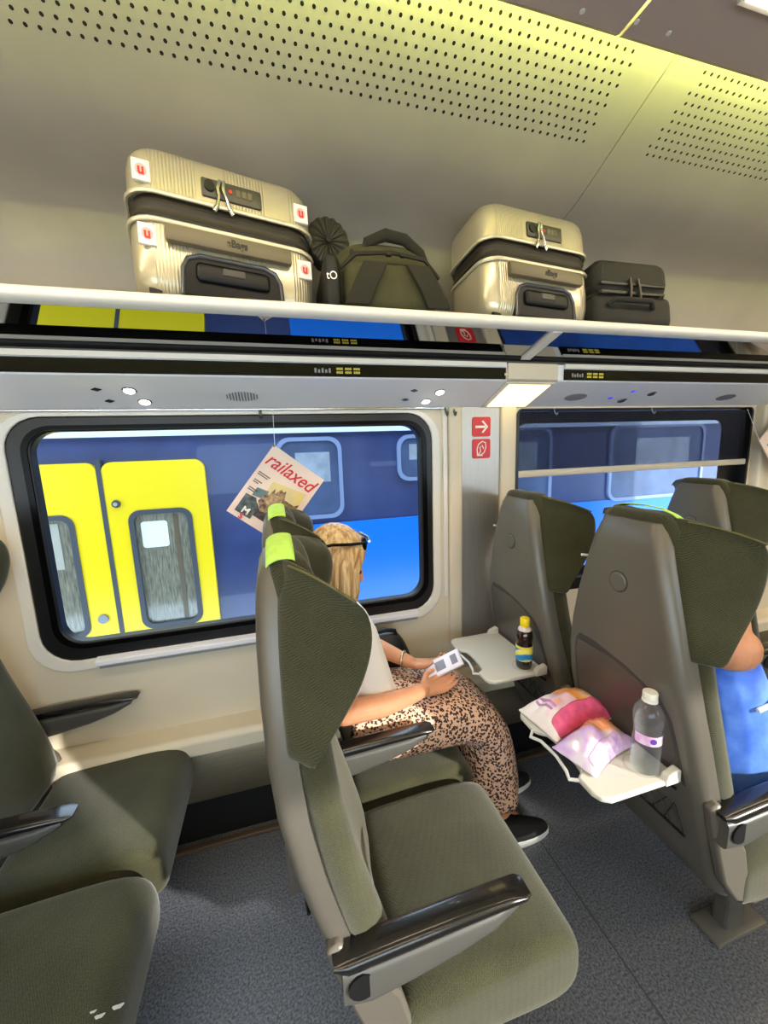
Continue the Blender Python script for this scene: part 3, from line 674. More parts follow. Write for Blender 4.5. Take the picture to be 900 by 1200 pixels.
def make_case(label, loc, rz, W, D, stickers):
    s = empty('suitcase', label, 'suitcase', loc, rz, 'champagne hard-shell suitcases on the rack')
    K = 1.10
    lo = [(0.006, 0.040), (0.012, 0.020), (0.03, 0.007), (0.05, 0.001), (0.09, 0.0), (0.126, 0.001), (0.134, 0.0015)]
    fin(loft([case_loop(W, D, 0.060, z, i) for z, i in lo]), 'lower_shell', M_rib, s, 50)
    up = [(0.188, 0.0), (0.20, 0.0), (0.24, 0.001), (0.260, 0.006), (0.272, 0.015), (0.280, 0.032), (0.283, 0.060)]
    fin(loft([case_loop(W, D, 0.060, z, i) for z, i in up]), 'upper_shell', M_rib, s, 50)
    gs = fin(loft([case_loop(W, D, 0.060, z, i) for z, i in ((0.134, 0.010), (0.145, 0.006), (0.150, 0.001), (0.158, 0.006), (0.164, 0.006), (0.170, 0.001), (0.178, 0.006), (0.188, 0.010))]), 'gusset', M_zip, s, 60)
    for z in (0.136, 0.186):
        L = case_loop(W + 0.004, D + 0.004, 0.057, z); fin(tube(L + L[:1], 0.0045, 6), 'rim', M_case, s, 60)
    y = -D / 2
    # lock plate with dials and the two zip pulls hooked into it
    lk = fin(rbox(-0.055, 0.075, y - 0.006, y + 0.02, 0.200, 0.236, 0.004, 2), 'lock_plate', mat('lock_grey', (62, 58, 50), 0.4), s, 40)
    fin(tube([(-0.038, y - 0.004, 0.220), (-0.038, y - 0.010, 0.220)], 0.011, 14), 'key_cylinder', M_dark, lk, 40)
    for q in range(3): fin(rbox(0.018 + q * 0.013, 0.028 + q * 0.013, y - 0.008, y + 0.002, 0.212, 0.226, 0.001, 1), 'dial', M_hdl, lk, 0)
    fin(tube([(0.006, y - 0.005, 0.219), (0.006, y - 0.008, 0.219)], 0.004, 8), 'lock_mark', M_stkr, lk, 40)
    for sx in (-1, 1):
        bm = tube([(-0.012 + sx * 0.004, y - 0.012, 0.232), (-0.016 + sx * 0.006, y - 0.014, 0.215), (-0.012 + sx * 0.008, y - 0.014, 0.200), (-0.012 + sx * 0.014, y - 0.012, 0.180)], [0.004, 0.0045, 0.003, 0.005], 7)
        tube([(-0.012 + sx * 0.014, y - 0.012, 0.180), (-0.012 + sx * 0.020, y - 0.010, 0.172)], 0.006, 7, bm); fin(bm, 'zip_pull', M_chrome, s, 60)
    # bar handle with the maker's lettering, dark telescopic handle bay at the bottom
    hb = fin(rbox(-0.135, 0.135, y - 0.022, y - 0.002, 0.094, 0.126, 0.005, 2), 'carry_handle', M_hdl, s, 40)
    text('eBags', 0.020, mat('lettering_dark', (30, 26, 20), 0.6), hb, FRONT(0.01, y - 0.0225, 0.110), bold=0.0006)
    by = [(-0.110, 0.005), (-0.106, 0.055), (-0.095, 0.074), (-0.07, 0.082), (0.07, 0.082), (0.095, 0.074), (0.106, 0.055), (0.110, 0.005)]
    bay = fin(prism(by, y - 0.004, y + 0.03), 'handle_bay', mat('bay_black', (12, 12, 13), 0.4, spec=0.2), s, 0, bevel=0.004)
    L = [(p[0], y - 0.004, p[1]) for p in by]; fin(tube(L, 0.005, 6), 'bay_rim', mat('bay_rim', (86, 88, 92), 0.3, 0.5), bay, 60)
    fin(rbox(-0.080, 0.080, y - 0.014, y, 0.034, 0.068, 0.010, 3), 'telescopic_grip', M_dark, bay, 40)
    fin(rbox(-0.025, 0.025, y - 0.016, y - 0.008, 0.048, 0.064, 0.002, 1), 'grip_button', mat('grip_btn', (40, 38, 34), 0.4), bay, 0)
    for sx in (-1, 1):
        for sy in (-1, 1):
            wz, wr = (0.010, 0.0098) if sy < 0 else (-0.006, 0.022)
            fin(tube([(sx * W * 0.40 - 0.012, sy * D * 0.38, wz), (sx * W * 0.40 + 0.012, sy * D * 0.38, wz)], wr, 12), 'wheel', M_dark, s, 40)
    if stickers:
        for x, z in ((-W / 2 + 0.032, 0.218), (W / 2 - 0.032, 0.216), (-W / 2 + 0.034, 0.105), (W / 2 - 0.032, 0.098)):
            st = fin(rbox(x - 0.017, x + 0.017, y - 0.003, y + 0.006, z - 0.019, z + 0.019, 0.001, 1), 'sticker', M_stk, s, 0)
            fin(tube([(x, y - 0.0028, z), (x, y - 0.0036, z)], 0.011, 16), 'sticker_disc', mat('sticker_pink', (236, 176, 166), 0.5), st, 40)
            text('u', 0.026, M_stkr, st, FRONT(x, y - 0.004, z), bold=0.001)
    return s
rest(make_case('champagne hard-shell suitcase with red and white stickers, at the left of the rack', (0, 0, 0), 0, 0.405, 0.25, True), -0.088, 0.162, 0.20).scale = (1.20, 1.0, 1.40)
rest(make_case('champagne hard-shell suitcase without stickers between the olive and the black bag', (0, 0, 0), 0, 0.40, 0.25, False), 0.924, 0.150, 0.10).scale = (1.15, 1.0, 1.38)

# olive backpack lying on its back
M_olive = mat('olive_canvas', (60, 58, 30), 0.85, var=0.12, scale=20, bump=0.3, bscale=300)
M_olived = mat('olive_dark', (32, 30, 17), 0.9, bump=0.3, bscale=300)
b = empty('backpack', 'olive green backpack with a thick carry handle lying between the suitcases', 'backpack')
rest(b, 0.392, 0.200, 0.0).scale = (1.08, 0.84, 1.28)
def blob(w, d, h, px=2.6, n=18, m=10, top=0.75, sag=0.0):
    rings = []
    for i in range(m):
        t = i / (m - 1); z = h * t; s = (1 - abs(2 * t - 1) ** 4 * 0.35) * (1 if t < 0.5 else lerp(1, top, (t - 0.5) * 2)); s *= 0.93 if i in (0, m - 1) else 1
        rg = []
        for q in range(n):
            a = 2 * PI * q / n; c, sn = math.cos(a), math.sin(a); e = 2 / px
            rg.append((w / 2 * s * math.copysign(abs(c) ** e, c), d / 2 * s * math.copysign(abs(sn) ** e, sn), z - sag * (c * c)))
        rings.append(rg)
    return loft(rings)
fin(blob(0.35, 0.40, 0.205, 3.4, 24, 12, 0.82), 'body', M_olive, b, 180, sub=1)
fin(rbox(-0.135, 0.14, -0.222, -0.12, 0.004, 0.118, 0.035, 4), 'front_pocket', M_olive, b, 180)
fin(tube([(-0.145, -0.195, 0.10), (-0.10, -0.215, 0.128), (0.0, -0.225, 0.134), (0.10, -0.215, 0.128), (0.15, -0.19, 0.096)], 0.0055, 6), 'zip', M_olived, b, 60)
fin(tube([(-0.065, -0.14, 0.150), (-0.055, -0.155, 0.182), (0.0, -0.165, 0.200), (0.06, -0.16, 0.196), (0.11, -0.15, 0.170), (0.135, -0.14, 0.130)], [0.012, 0.015, 0.017, 0.016, 0.014, 0.011], 8, flat=0.7), 'carry_handle', M_olived, b, 60)
for x0, x1 in ((-0.05, -0.11), (0.07, 0.13)):
    A = [[(x0 + (x1 - x0) * t + dx, -0.226 - 0.012 * math.sin(t * PI), lerp(0.106, 0.006, t)) for dx in (-0.034, 0.034)] for t in (0, 0.25, 0.5, 0.75, 1)]
    B = [[(p[0], p[1] - 0.012, p[2]) for p in r] for r in A]; fin(slab(A, B), 'shoulder_strap', M_olived, b, 60, bevel=0.003)
for q in (-1, 1): fin(rbox(0.01 + q * 0.02 - 0.008, 0.01 + q * 0.02 + 0.008, -0.236, -0.224, 0.122, 0.132, 0.003, 2), 'zip_pull', M_dark, b, 40)
fin(tube([(-0.10, -0.16, 0.150), (-0.103, -0.168, 0.152)], 0.006, 12), 'grommet', M_dark, b, 60)
# round pleated black item wedged behind the first suitcase
pz = empty('pleated_pouch', 'round black pleated pouch between the left suitcase and the olive backpack', 'bag')
rest(pz, 0.232, 0.18).scale = (1.0, 0.7, 1.18)
bm = bmesh.new(); n = 64; rs = [(0.003, 0.0), (0.012, 0.008), (0.045, 0.016), (0.064, 0.010), (0.072, -0.01), (0.068, -0.06)]
rings = []
for r, h in rs:
    rings.append([(r * math.cos(2 * PI * i / n), -h - (0.005 if i % 4 < 2 else -0.003) * (r > 0.01), 0.250 + r * math.sin(2 * PI * i / n)) for i in range(n)])
loft(rings, True, bm)
fin(bm, 'pleated_top', mat('pleat_black', (46, 42, 28), 0.6), pz, 30)
fin(tube([(0, -0.016, 0.250), (0, -0.024, 0.250)], 0.009, 12), 'cap_button', M_dark, pz, 40)
fin(rbox(-0.046, 0.0, -0.24, 0.10, 0.0, 0.135, 0.02, 3), 'pouch_body', M_dark, pz, 60)
text('tO', 0.028, M_sw, pz, FRONT(-0.026, -0.2415, 0.075))
# black laptop bag
kb = empty('black_bag', 'small black zipped bag at the right end of the luggage', 'bag')
rest(kb, 1.305, 0.150, -0.02).scale = (1.22, 0.85, 1.38)
M_bb = mat('black_nylon', (22, 19, 13), 0.75, bump=0.25, bscale=400)
fin(rbox(-0.135, 0.15, -0.16, 0.18, 0.0, 0.082, 0.022, 3), 'lower_body', M_bb, kb, 60)
fin(rbox(-0.130, 0.140, -0.165, 0.18, 0.080, 0.172, 0.035, 4), 'upper_body', M_bb, kb, 60)
for z in (0.082, 0.104): fin(tube([(-0.13, -0.10, z), (-0.115, -0.165, z), (0.11, -0.168, z), (0.142, -0.10, z)], 0.0045, 6), 'zip', mat('zip_black', (14, 13, 11), 0.4), kb, 60)
fin(tube([(-0.09, -0.165, 0.05), (-0.08, -0.182, 0.058), (0.05, -0.184, 0.058), (0.07, -0.165, 0.045)], 0.010, 8, flat=0.6), 'grab_handle', M_bb, kb, 60)
for q in (-0.014, 0.014): fin(tube([(q, -0.172, 0.118), (q * 1.1, -0.176, 0.095), (q * 1.3, -0.174, 0.068)], 0.0042, 6), 'zip_pull', mat('pull_dark', (60, 56, 46), 0.4, 0.6), kb, 60)

# ------------------------------------------------------------------ magazines hanging in the window
def magazine(label, loc, rot, W, H, full):
    s = empty('magazine', label, 'magazine', loc, 0.0)
    s.rotation_euler = (0.0, rot, 0.0)     # turned in the plane of the window
    # origin at the hung corner (top left), paper goes +x, -z
    pg = fin(rbox(0, W, 0.0, 0.005, -H, 0, 0.0008, 1), 'pages', mat('paper_white', (238, 226, 214), 0.6), s, 0)
    fin(bx(0.0005, W - 0.0005, -0.0012, 0.0, -H + 0.0005, -0.0005), 'cover', mat('cover_cream', (236, 212, 196), 0.45, var=0.03, scale=8), s, 0)
    return s
ang = math.atan2(1.578 - 1.434, 0.191 - 0.010)
mg = magazine('tilted magazine with a red title hanging by one corner in the near window', (0.010, 1.535, 1.575), ang, 0.228, 0.30, True)
M_mred = mat('title_red', (206, 28, 40), 0.5); M_mdk = mat('ink_dark', (40, 34, 34), 0.5)
text('railaxed', 0.074, M_mred, mg, FRONT(0.108, -0.0022, -0.052), shear=0.35, bold=0.0008, sx=0.86)
y = -0.0020
def flatpic(name, pts, m, yy=y): return fin(prism(pts, yy, yy + 0.0006), name, m, mg, 0)
flatpic('photo_sky', [(0.075, -0.115), (0.205, -0.085), (0.205, -0.25), (0.075, -0.25)], mat('photo_sky', (232, 208, 130), 0.5, c2=(206, 196, 160), scale=12))
flatpic('photo_lake', [(0.040, -0.165), (0.085, -0.155), (0.085, -0.19), (0.040, -0.20)], mat('photo_lake', (96, 120, 124), 0.5), y - 0.0004)
flatpic('photo_castle', [(0.07, -0.205), (0.082, -0.160), (0.090, -0.168), (0.098, -0.132), (0.106, -0.150), (0.118, -0.122), (0.130, -0.128), (0.136, -0.118), (0.148, -0.15), (0.165, -0.15), (0.190, -0.150), (0.205, -0.135), (0.205, -0.21), (0.15, -0.24), (0.10, -0.235)], mat('photo_castle', (70, 46, 36), 0.5, c2=(176, 140, 104), scale=60), y - 0.0006)
flatpic('photo_castle_wall', [(0.085, -0.19), (0.10, -0.155), (0.14, -0.145), (0.15, -0.18), (0.12, -0.205)], mat('photo_wall', (150, 118, 84), 0.5, c2=(206, 176, 130), scale=80), y - 0.0009)
flatpic('photo_trees', [(0.03, -0.215), (0.06, -0.205), (0.10, -0.235), (0.205, -0.20), (0.205, -0.262), (0.03, -0.262)], mat('photo_trees', (36, 32, 34), 0.5, c2=(86, 66, 56), scale=50), y - 0.0008)
flatpic('photo_rock', [(0.02, -0.205), (0.06, -0.20), (0.085, -0.235), (0.085, -0.28), (0.02, -0.28)], mat('photo_rock', (38, 44, 46), 0.5, c2=(96, 108, 104), scale=45), y - 0.0011)
flatpic('red_badge', [(0.172, -0.215), (0.198, -0.205), (0.205, -0.235), (0.178, -0.245)], mat('badge_red', (226, 40, 44), 0.5), y - 0.0013)
for i, (x0, x1, z) in enumerate(((0.012, 0.060, -0.112), (0.012, 0.055, -0.120), (0.014, 0.046, -0.144), (0.014, 0.036, -0.152), (0.014, 0.05, -0.178), (0.014, 0.042, -0.186))):
    fin(bx(x0, x1, y - 0.0004, y, z - 0.0022, z + 0.0022), 'small_print', mat('print_grey', (110, 98, 92), 0.6), mg, 0)
text('M', 0.036, M_sw, mg, FRONT(0.055, y - 0.0016, -0.262), bold=0.0012); text('S', 0.030, M_mred, mg, FRONT(0.052, y - 0.0016, -0.288), bold=0.001)
fin(tube([(0.004, -0.004, -0.004), (0.002, 0.002, -0.002)], 0.004, 8), 'eyelet', M_chrome, mg, 40)
inv = Matrix.Rotation(-ang, 3, 'Y')
fin(tube([inv @ Vector(p) for p in ((0.003, 0.0, -0.003), (0.004, 0.01, 0.05), (0.006, 0.03, 0.128))], 0.0012, 5), 'cord', M_hook, mg, 40)
ang2 = 0.62
m2 = magazine('magazine hanging at the right edge beside the half-drawn blind', (2.50, 1.50, 1.52), -0.75, 0.21, 0.28, False)
text('raila', 0.05, M_mred, m2, FRONT(0.09, -0.0022, -0.235), shear=0.3)
fin(prism([(0.03, -0.06), (0.18, -0.06), (0.18, -0.18), (0.03, -0.18)], -0.0022, -0.0014), 'photo', mat('photo_dark', (40, 40, 44), 0.5, c2=(190, 188, 184), scale=26), m2, 0)
inv = Matrix.Rotation(0.75, 3, 'Y')
fin(tube([(0.004, 0.002, -0.004), inv @ Vector((0.0, 0.04, 0.10)), inv @ Vector((0.0, 0.07, 0.17))], 0.0012, 5), 'cord', M_hook, m2, 40)

# ------------------------------------------------------------------ things on the trays
TZ = 0.7095
# dark soft drink bottle
d = empty('drink_bottle', 'small bottle of dark drink with yellow cap and blue label', 'bottle', (0.862, 1.192, TZ))
fin(lathe([(0.024, 0.0), (0.029, 0.004), (0.030, 0.02), (0.030, 0.095), (0.027, 0.104), (0.0305, 0.114), (0.0305, 0.128), (0.028, 0.142), (0.020, 0.156), (0.0135, 0.163), (0.0135, 0.172)], 28), 'bottle_body', mat('dark_drink', (36, 14, 8), 0.1, coat=0.6, var=0.5, scale=14), d, 60)
def label_mat():
    m = mat('drink_label', (60, 150, 196), 0.4); nt = m.node_tree; tc = nt.nodes.new('ShaderNodeTexCoord'); mp = nt.nodes.new('ShaderNodeMapping'); mp.inputs['Rotation'].default_value = (0.5, 0, 0)
    nt.links.new(tc.outputs['Object'], mp.inputs[0]); w = nt.nodes.new('ShaderNodeTexWave'); w.bands_direction = 'Z'; w.inputs['Scale'].default_value = 9; w.inputs['Distortion'].default_value = 3.0
    nt.links.new(mp.outputs[0], w.inputs[0]); r = nt.nodes.new('ShaderNodeValToRGB'); nt.links.new(w.outputs[1], r.inputs[0])
    e = r.color_ramp.elements; e[0].color = lin((34, 124, 180)); e[0].position = 0.35; e[1].color = lin((150, 204, 224)); e[1].position = 0.55
    q = e.new(0.82); q.color = lin((240, 220, 70)); nt.links.new(r.outputs[0], nt.nodes['Principled BSDF'].inputs['Base Color']); return m
fin(lathe([(0.0306, 0.035), (0.0312, 0.036), (0.0312, 0.092), (0.0306, 0.093)], 28), 'bottle_label', label_mat(), d, 40)
fin(lathe([(0.0318, 0.084), (0.0318, 0.0925)], 28), 'label_band', mat('label_yellow', (240, 216, 60), 0.4), d, 40)
fin(lathe([(0.0165, 0.166), (0.0170, 0.168), (0.0170, 0.194), (0.0150, 0.197)], 24), 'cap', mat('cap_yellow', (248, 216, 12), 0.35), d, 40)
fin(lathe([(0.0235, 0.149), (0.0245, 0.152), (0.0200, 0.160), (0.0150, 0.166)], 24), 'neck_band', mat('neck_pale', (214, 196, 190), 0.4), d, 40)
# water bottle
w = empty('water_bottle', 'clear plastic water bottle with white cap and small pink label', 'bottle', (0.868, 0.688, TZ))
PB = [(0.028, 0.0), (0.033, 0.005), (0.034, 0.02), (0.0325, 0.050), (0.034, 0.060), (0.0325, 0.085), (0.030, 0.100), (0.031, 0.118), (0.034, 0.135), (0.0345, 0.150), (0.031, 0.168), (0.022, 0.182), (0.0145, 0.190), (0.0135, 0.198)]
M_pet = glass_thin('clear_plastic', (246, 248, 250), 0.8, 0.05, 0.03)
nt = M_pet.node_tree; tl = nt.nodes.new('ShaderNodeBsdfTranslucent'); tl.inputs[0].default_value = lin((235, 238, 240)); mx = nt.nodes.new('ShaderNodeMixShader'); mx.inputs[0].default_value = 0.22  # white translucency mixed in, standing for light refracted through the bottle
old = nt.nodes['Material Output'].inputs[0].links[0].from_socket; nt.links.new(old, mx.inputs[1]); nt.links.new(tl.outputs[0], mx.inputs[2]); nt.links.new(mx.outputs[0], nt.nodes['Material Output'].inputs[0])
fin(lathe(PB, 32), 'bottle_body', M_pet, w, 60)
M_wat = glass_thin('water', (250, 252, 250), 0.4, 0.02, 0.0)
fin(lathe([(max(r - 0.0015, 0.001), z + 0.001) for r, z in PB[:10]], 32), 'water', M_wat, w, 60)
bm = bmesh.new(); n = 14; rings = []
for z in (0.086, 0.112): rings.append([(0.0338 * math.cos(a), 0.0338 * math.sin(a), z) for a in (lerp(PI * 0.95, PI * 1.72, i / n) for i in range(n + 1))])
loft(rings, False, bm, closed=False)
bo = fin(bm, 'bottle_label', mat('label_pink', (216, 150, 206), 0.4, c2=(236, 206, 236), scale=60), w, 60)
a = PI * 1.36; fin(lathe([(0.0001, 0.0012), (0.007, 0.0012), (0.008, 0)], 14), 'label_mark', mat('label_purple', (90, 60, 150), 0.4), w, 40).matrix_local = frame((0.0342 * math.cos(a), 0.0342 * math.sin(a), 0.100), (-math.sin(a), math.cos(a), 0), (0, 0, 1))
fin(lathe([(0.0165, 0.196), (0.0172, 0.198), (0.0172, 0.212), (0.0160, 0.215)], 24), 'cap', mat('cap_white', (238, 234, 220), 0.4), w, 40)
fin(lathe([(0.0175, 0.190), (0.0180, 0.192), (0.0180, 0.194), (0.0150, 0.196)], 24), 'neck_ring', mat('cap_white', (238, 234, 220), 0.4), w, 40)
# two snack bags
def print_mat(name, cols, ang, scale):
    m = mat(name, cols[0], 0.32, coat=0.3); nt = m.node_tree; tc = nt.nodes.new('ShaderNodeTexCoord'); mp = nt.nodes.new('ShaderNodeMapping'); mp.inputs['Rotation'].default_value = (0, 0, ang)
    nt.links.new(tc.outputs['Object'], mp.inputs[0]); sp = nt.nodes.new('ShaderNodeSeparateXYZ'); nt.links.new(mp.outputs[0], sp.inputs[0])
    n = nt.nodes.new('ShaderNodeTexNoise'); n.inputs['Scale'].default_value = scale; n.inputs['Detail'].default_value = 1.0; nt.links.new(tc.outputs['Object'], n.inputs[0])
    ma = nt.nodes.new('ShaderNodeMath'); ma.operation = 'MULTIPLY_ADD'; ma.inputs[1].default_value = 4.2; ma.inputs[2].default_value = 0.12; nt.links.new(sp.outputs[0], ma.inputs[0])
    ad = nt.nodes.new('ShaderNodeMath'); ad.operation = 'MULTIPLY_ADD'; ad.inputs[1].default_value = 0.75; nt.links.new(n.outputs[0], ad.inputs[0]); nt.links.new(ma.outputs[0], ad.inputs[2])
    r = nt.nodes.new('ShaderNodeValToRGB'); nt.links.new(ad.outputs[0], r.inputs[0]); e = r.color_ramp.elements; r.color_ramp.interpolation = 'EASE'
    k_ = len(cols); e[0].position = 0.12; e[0].color = lin(cols[0]); e[1].position = 0.9; e[1].color = lin(cols[-1])
    for i, c in enumerate(cols[1:-1]): q = e.new(0.12 + 0.78 * (i + 1) / (k_ - 1)); q.color = lin(c)
    nt.links.new(r.outputs[0], nt.nodes['Principled BSDF'].inputs['Base Color']); return m
def snack(label, loc, rz, L, W, H, seed, top, side):
    s = empty('snack_bag', label, 'snack bag', loc, rz, 'snack bags on the tray')
    nu, nv = 17, 13; A, B = [], []
    for i in range(nu):
        u = i / (nu - 1); a_, b_ = [], []
        for j in range(nv):
            v = j / (nv - 1); px = (u - 0.5) * L; py = (v - 0.5) * W * (1 - 0.18 * math.sin(PI * u))
            puff = (math.sin(PI * min(max(u, 0), 1)) ** 0.45) * (math.sin(PI * v) ** 0.33)
            nz = noise.noise(Vector((px * 22 + seed, py * 22, seed))) * 0.022 + noise.noise(Vector((px * 60, py * 60, seed + 3))) * 0.010
            edge = 0.004 + 0.002 * math.sin(j * 2.1 + seed)
            a_.append((px, py, max(edge + H * puff * (0.8 + 0.2 * math.cos((v - 0.4) * 3)) + nz * puff, 0.002))); b_.append((px, py, max(0.0008, 0.0012 + 0.004 * (1 - puff))))
        A.append(a_); B.append(b_)
    bag = fin(slab(A, B), 'bag_body', top, s, 60, sub=1)
    return s, A
t1 = print_mat('orange_print', [(244, 232, 226), (238, 200, 214), (248, 150, 60), (246, 170, 96), (240, 228, 220)], 0.3, 16)
t2 = print_mat('pink_print', [(240, 226, 240), (220, 180, 236), (246, 222, 222), (246, 168, 120), (246, 214, 200)], -0.4, 20)
s1, A1 = snack('orange and white snack bag with a pink side lying at the back of the tray', (0.818, 0.915, TZ), 0.12, 0.240, 0.160, 0.078, 1.0, t1, None)
s2, A2 = snack('pink and lilac snack bag lying in front of the orange one', (0.800, 0.782, TZ), 0.28, 0.205, 0.130, 0.060, 5.0, t2, None)
def strip_on(s, A, name, m, j0, j1, i0=1, i1=15, off=0.0015):
    P = [[Vector(A[i][j]) + Vector((0, 0, off)) for j in range(j0, j1 + 1)] for i in range(i0, i1 + 1)]
    Q = [[p - Vector((0, 0, 0.001)) for p in r] for r in P]; fin(slab(P, Q), name, m, s, 60, sub=1)
strip_on(s1, A1, 'pink_side', mat('hot_pink_print', (232, 96, 140), 0.35, var=0.15, scale=40), 0, 3)
strip_on(s2, A2, 'lilac_side', mat('lilac_print', (206, 150, 222), 0.35, c2=(240, 214, 240), scale=40), 0, 3)
m_pr = mat('print_orange', (240, 150, 90), 0.4)
for r in range(6):
    i0 = 8 + r; bm = bmesh.new()
    P = [[Vector(A2[i0][j]) * (1 - t) + Vector(A2[min(i0 + 1, 16)][j]) * t + Vector((0, 0, 0.0025)) for j in range(5, 11)] for t in (0.15, 0.5)]
    Q = [[p - Vector((0, 0, 0.001)) for p in q] for q in P]; fin(slab(P, Q, bm), 'print_line', m_pr, s2, 60)
for r in range(2):
    i0 = 2 + r; bm = bmesh.new()
    P = [[Vector(A1[i0][j]) * (1 - t) + Vector(A1[i0 + 1][j]) * t + Vector((0, 0, 0.0025)) for j in range(4, 10)] for t in (0.2, 0.65)]
    Q = [[p - Vector((0, 0, 0.001)) for p in q] for q in P]; fin(slab(P, Q, bm), 'print_line', mat('print_mauve', (200, 130, 190), 0.4), s1, 60)

# black backpack beside the woman
kp = empty('backpack', 'black backpack standing between the woman and the window wall', 'backpack', (0.40, 1.505, 0.468))
fin(blob(0.25, 0.13, 0.315, 2.4, 22, 12, 0.62), 'body', mat('black_leather', (20, 20, 22), 0.38, bump=0.2, bscale=120), kp, 180, sub=1)
fin(tube([(-0.05, -0.01, 0.30), (-0.04, -0.02, 0.325), (0.0, -0.025, 0.334), (0.04, -0.02, 0.322), (0.05, -0.01, 0.295)], 0.009, 8), 'top_loop', M_dark, kp, 60)
fin(tube([(-0.11, -0.035, 0.15), (-0.095, -0.055, 0.22), (0.0, -0.06, 0.275), (0.095, -0.052, 0.215), (0.115, -0.03, 0.14)], 0.004, 6), 'zip', mat('zip_grey', (70, 70, 72), 0.4, 0.5), kp, 60)
fin(rbox(-0.085, 0.085, -0.085, -0.03, 0.02, 0.16, 0.025, 3), 'front_pocket', mat('black_leather', (20, 20, 22)), kp, 60)

# ------------------------------------------------------------------ people
M_skin = mat('skin_tan', (206, 142, 104), 0.5, var=0.06, scale=18, bump=0.08, bscale=160)
M_skin.node_tree.nodes['Principled BSDF'].inputs['Subsurface Weight'].default_value = 0.0
def ball(bm, c, r, ax=None, n=14):
    """ellipsoid; r = (a, b, c) along the axes ax"""
    ax = ax or (Vector((1, 0, 0)), Vector((0, 1, 0)), Vector((0, 0, 1))); c = Vector(c); r = r if isinstance(r, (tuple, list)) else (r, r, r)
    rings = []
    for i in range(n // 2 + 1):
        t = PI * (0.02 + 0.96 * i / (n // 2)); rings.append([c + ax[0] * (r[0] * math.sin(t) * math.cos(p)) + ax[1] * (r[1] * math.sin(t) * math.sin(p)) + ax[2] * (r[2] * math.cos(t)) for p in (2 * PI * q / n for q in range(n))])
    loft(rings, True, bm)
def chain(bm, pts):
    """limb: tapering tubes with balls at the joints; pts = [(point, radius), ...]"""
    for p, r in pts: ball(bm, p, r)
    for (p, r), (q, t) in zip(pts, pts[1:]): tube([p, q], [r, t], 14, bm)
def organic(bm, name, m, parent, off, voxel, smooth=4):
    bmesh.ops.translate(bm, verts=bm.verts, vec=-Vector(off))
    o = fin(bm, name, m, parent, 180)
    r = o.modifiers.new('remesh', 'REMESH'); r.mode = 'VOXEL'; r.voxel_size = voxel; r.use_smooth_shade = True
    s = o.modifiers.new('smooth', 'SMOOTH'); s.factor = 0.5; s.iterations = smooth
    return o
def hand(bm, wrist, palm_dir, across, normal, curl, s=1.0, thumb=1):
    """palm with four bent fingers of unequal length and a thumb leaving the side of the palm"""
    f = Vector(palm_dir).normalized(); a = Vector(across); a = (a - f * a.dot(f)).normalized(); n = Vector(normal); n = (n - f * n.dot(f) - a * n.dot(a)).normalized(); w = Vector(wrist)
    for k in range(4):
        o = (k - 1.5) * 0.019 * s; chain(bm, [(w + a * o * 0.55 + f * 0.008, 0.014 * s), (w + f * 0.080 * s + a * o, 0.0105 * s)])
    for k, L in enumerate((0.070, 0.078, 0.072, 0.056)):
        o = (k - 1.5) * 0.0205 * s; p = w + f * 0.082 * s + a * o; pts = [(p, 0.0095 * s)]; d = f.copy(); ang_ = 0
        for seg, fr in enumerate((0.45, 0.32, 0.23)):
            ang_ += curl[seg]; d = f * math.cos(ang_) + n * math.sin(ang_); p = p + d * L * fr * s; pts.append((p, (0.0088, 0.008, 0.0068)[seg] * s))
        chain(bm, pts)
    b = w + f * 0.022 * s - a * thumb * 0.026 * s; c = b + (f * 0.75 - a * thumb * 0.6 + n * 0.35).normalized() * 0.040 * s; e = c + (f * 0.95 + n * 0.45 + a * thumb * 0.1).normalized() * 0.030 * s
    chain(bm, [(w + f * 0.01, 0.014 * s), (b, 0.013 * s), (c, 0.0105 * s), (e, 0.008 * s)])

# the woman
WO = (0.40, 1.30, 0.0)
wm = empty('person', 'seated person with blond hair, white t-shirt and leopard print skirt looking at a phone', 'person', WO)
bm = bmesh.new()
H = Vector((0.188, 1.30, 1.168)); pt = math.radians(32); hf = Vector((math.cos(pt), 0, -math.sin(pt))); hu = Vector((math.sin(pt), 0, math.cos(pt))); hl = Vector((0, 1, 0)); AX = (hf, hl, hu)
ball(bm, H + hu * 0.024 - hf * 0.010, (0.094, 0.073, 0.088), AX, 20); ball(bm, H - hu * 0.048 + hf * 0.026, (0.060, 0.054, 0.058), AX, 16)
ball(bm, H + hf * 0.055 - hu * 0.016, (0.034, 0.050, 0.062), AX); ball(bm, H + hf * 0.055 - hu * 0.092, (0.026, 0.026, 0.018), AX)
chain(bm, [(H + hf * 0.082 + hu * 0.016, 0.008), (H + hf * 0.106 - hu * 0.018, 0.0105)]); ball(bm, H + hf * 0.088 - hu * 0.050, (0.012, 0.020, 0.006), AX); ball(bm, H + hf * 0.086 - hu * 0.061, (0.012, 0.018, 0.007), AX)
for sy in (-1, 1): ball(bm, H + hl * sy * 0.073 - hf * 0.01 - hu * 0.01, (0.020, 0.010, 0.030), AX)
chain(bm, [(H - hu * 0.05 - hf * 0.02, 0.052), (Vector((0.175, 1.30, 1.045)), 0.052), (Vector((0.185, 1.30, 0.99)), 0.06)])
chain(bm, [((0.185, 1.17, 0.975), 0.055), ((0.185, 1.43, 0.975), 0.055)]); chain(bm, [((0.185, 1.24, 0.93), 0.09), ((0.185, 1.36, 0.93), 0.09)])
chain(bm, [((0.20, 1.26, 0.90), 0.09), ((0.235, 1.26, 0.74), 0.09), ((0.27, 1.26, 0.585), 0.105)]); chain(bm, [((0.20, 1.34, 0.90), 0.09), ((0.235, 1.34, 0.74), 0.09), ((0.27, 1.34, 0.585), 0.105)])
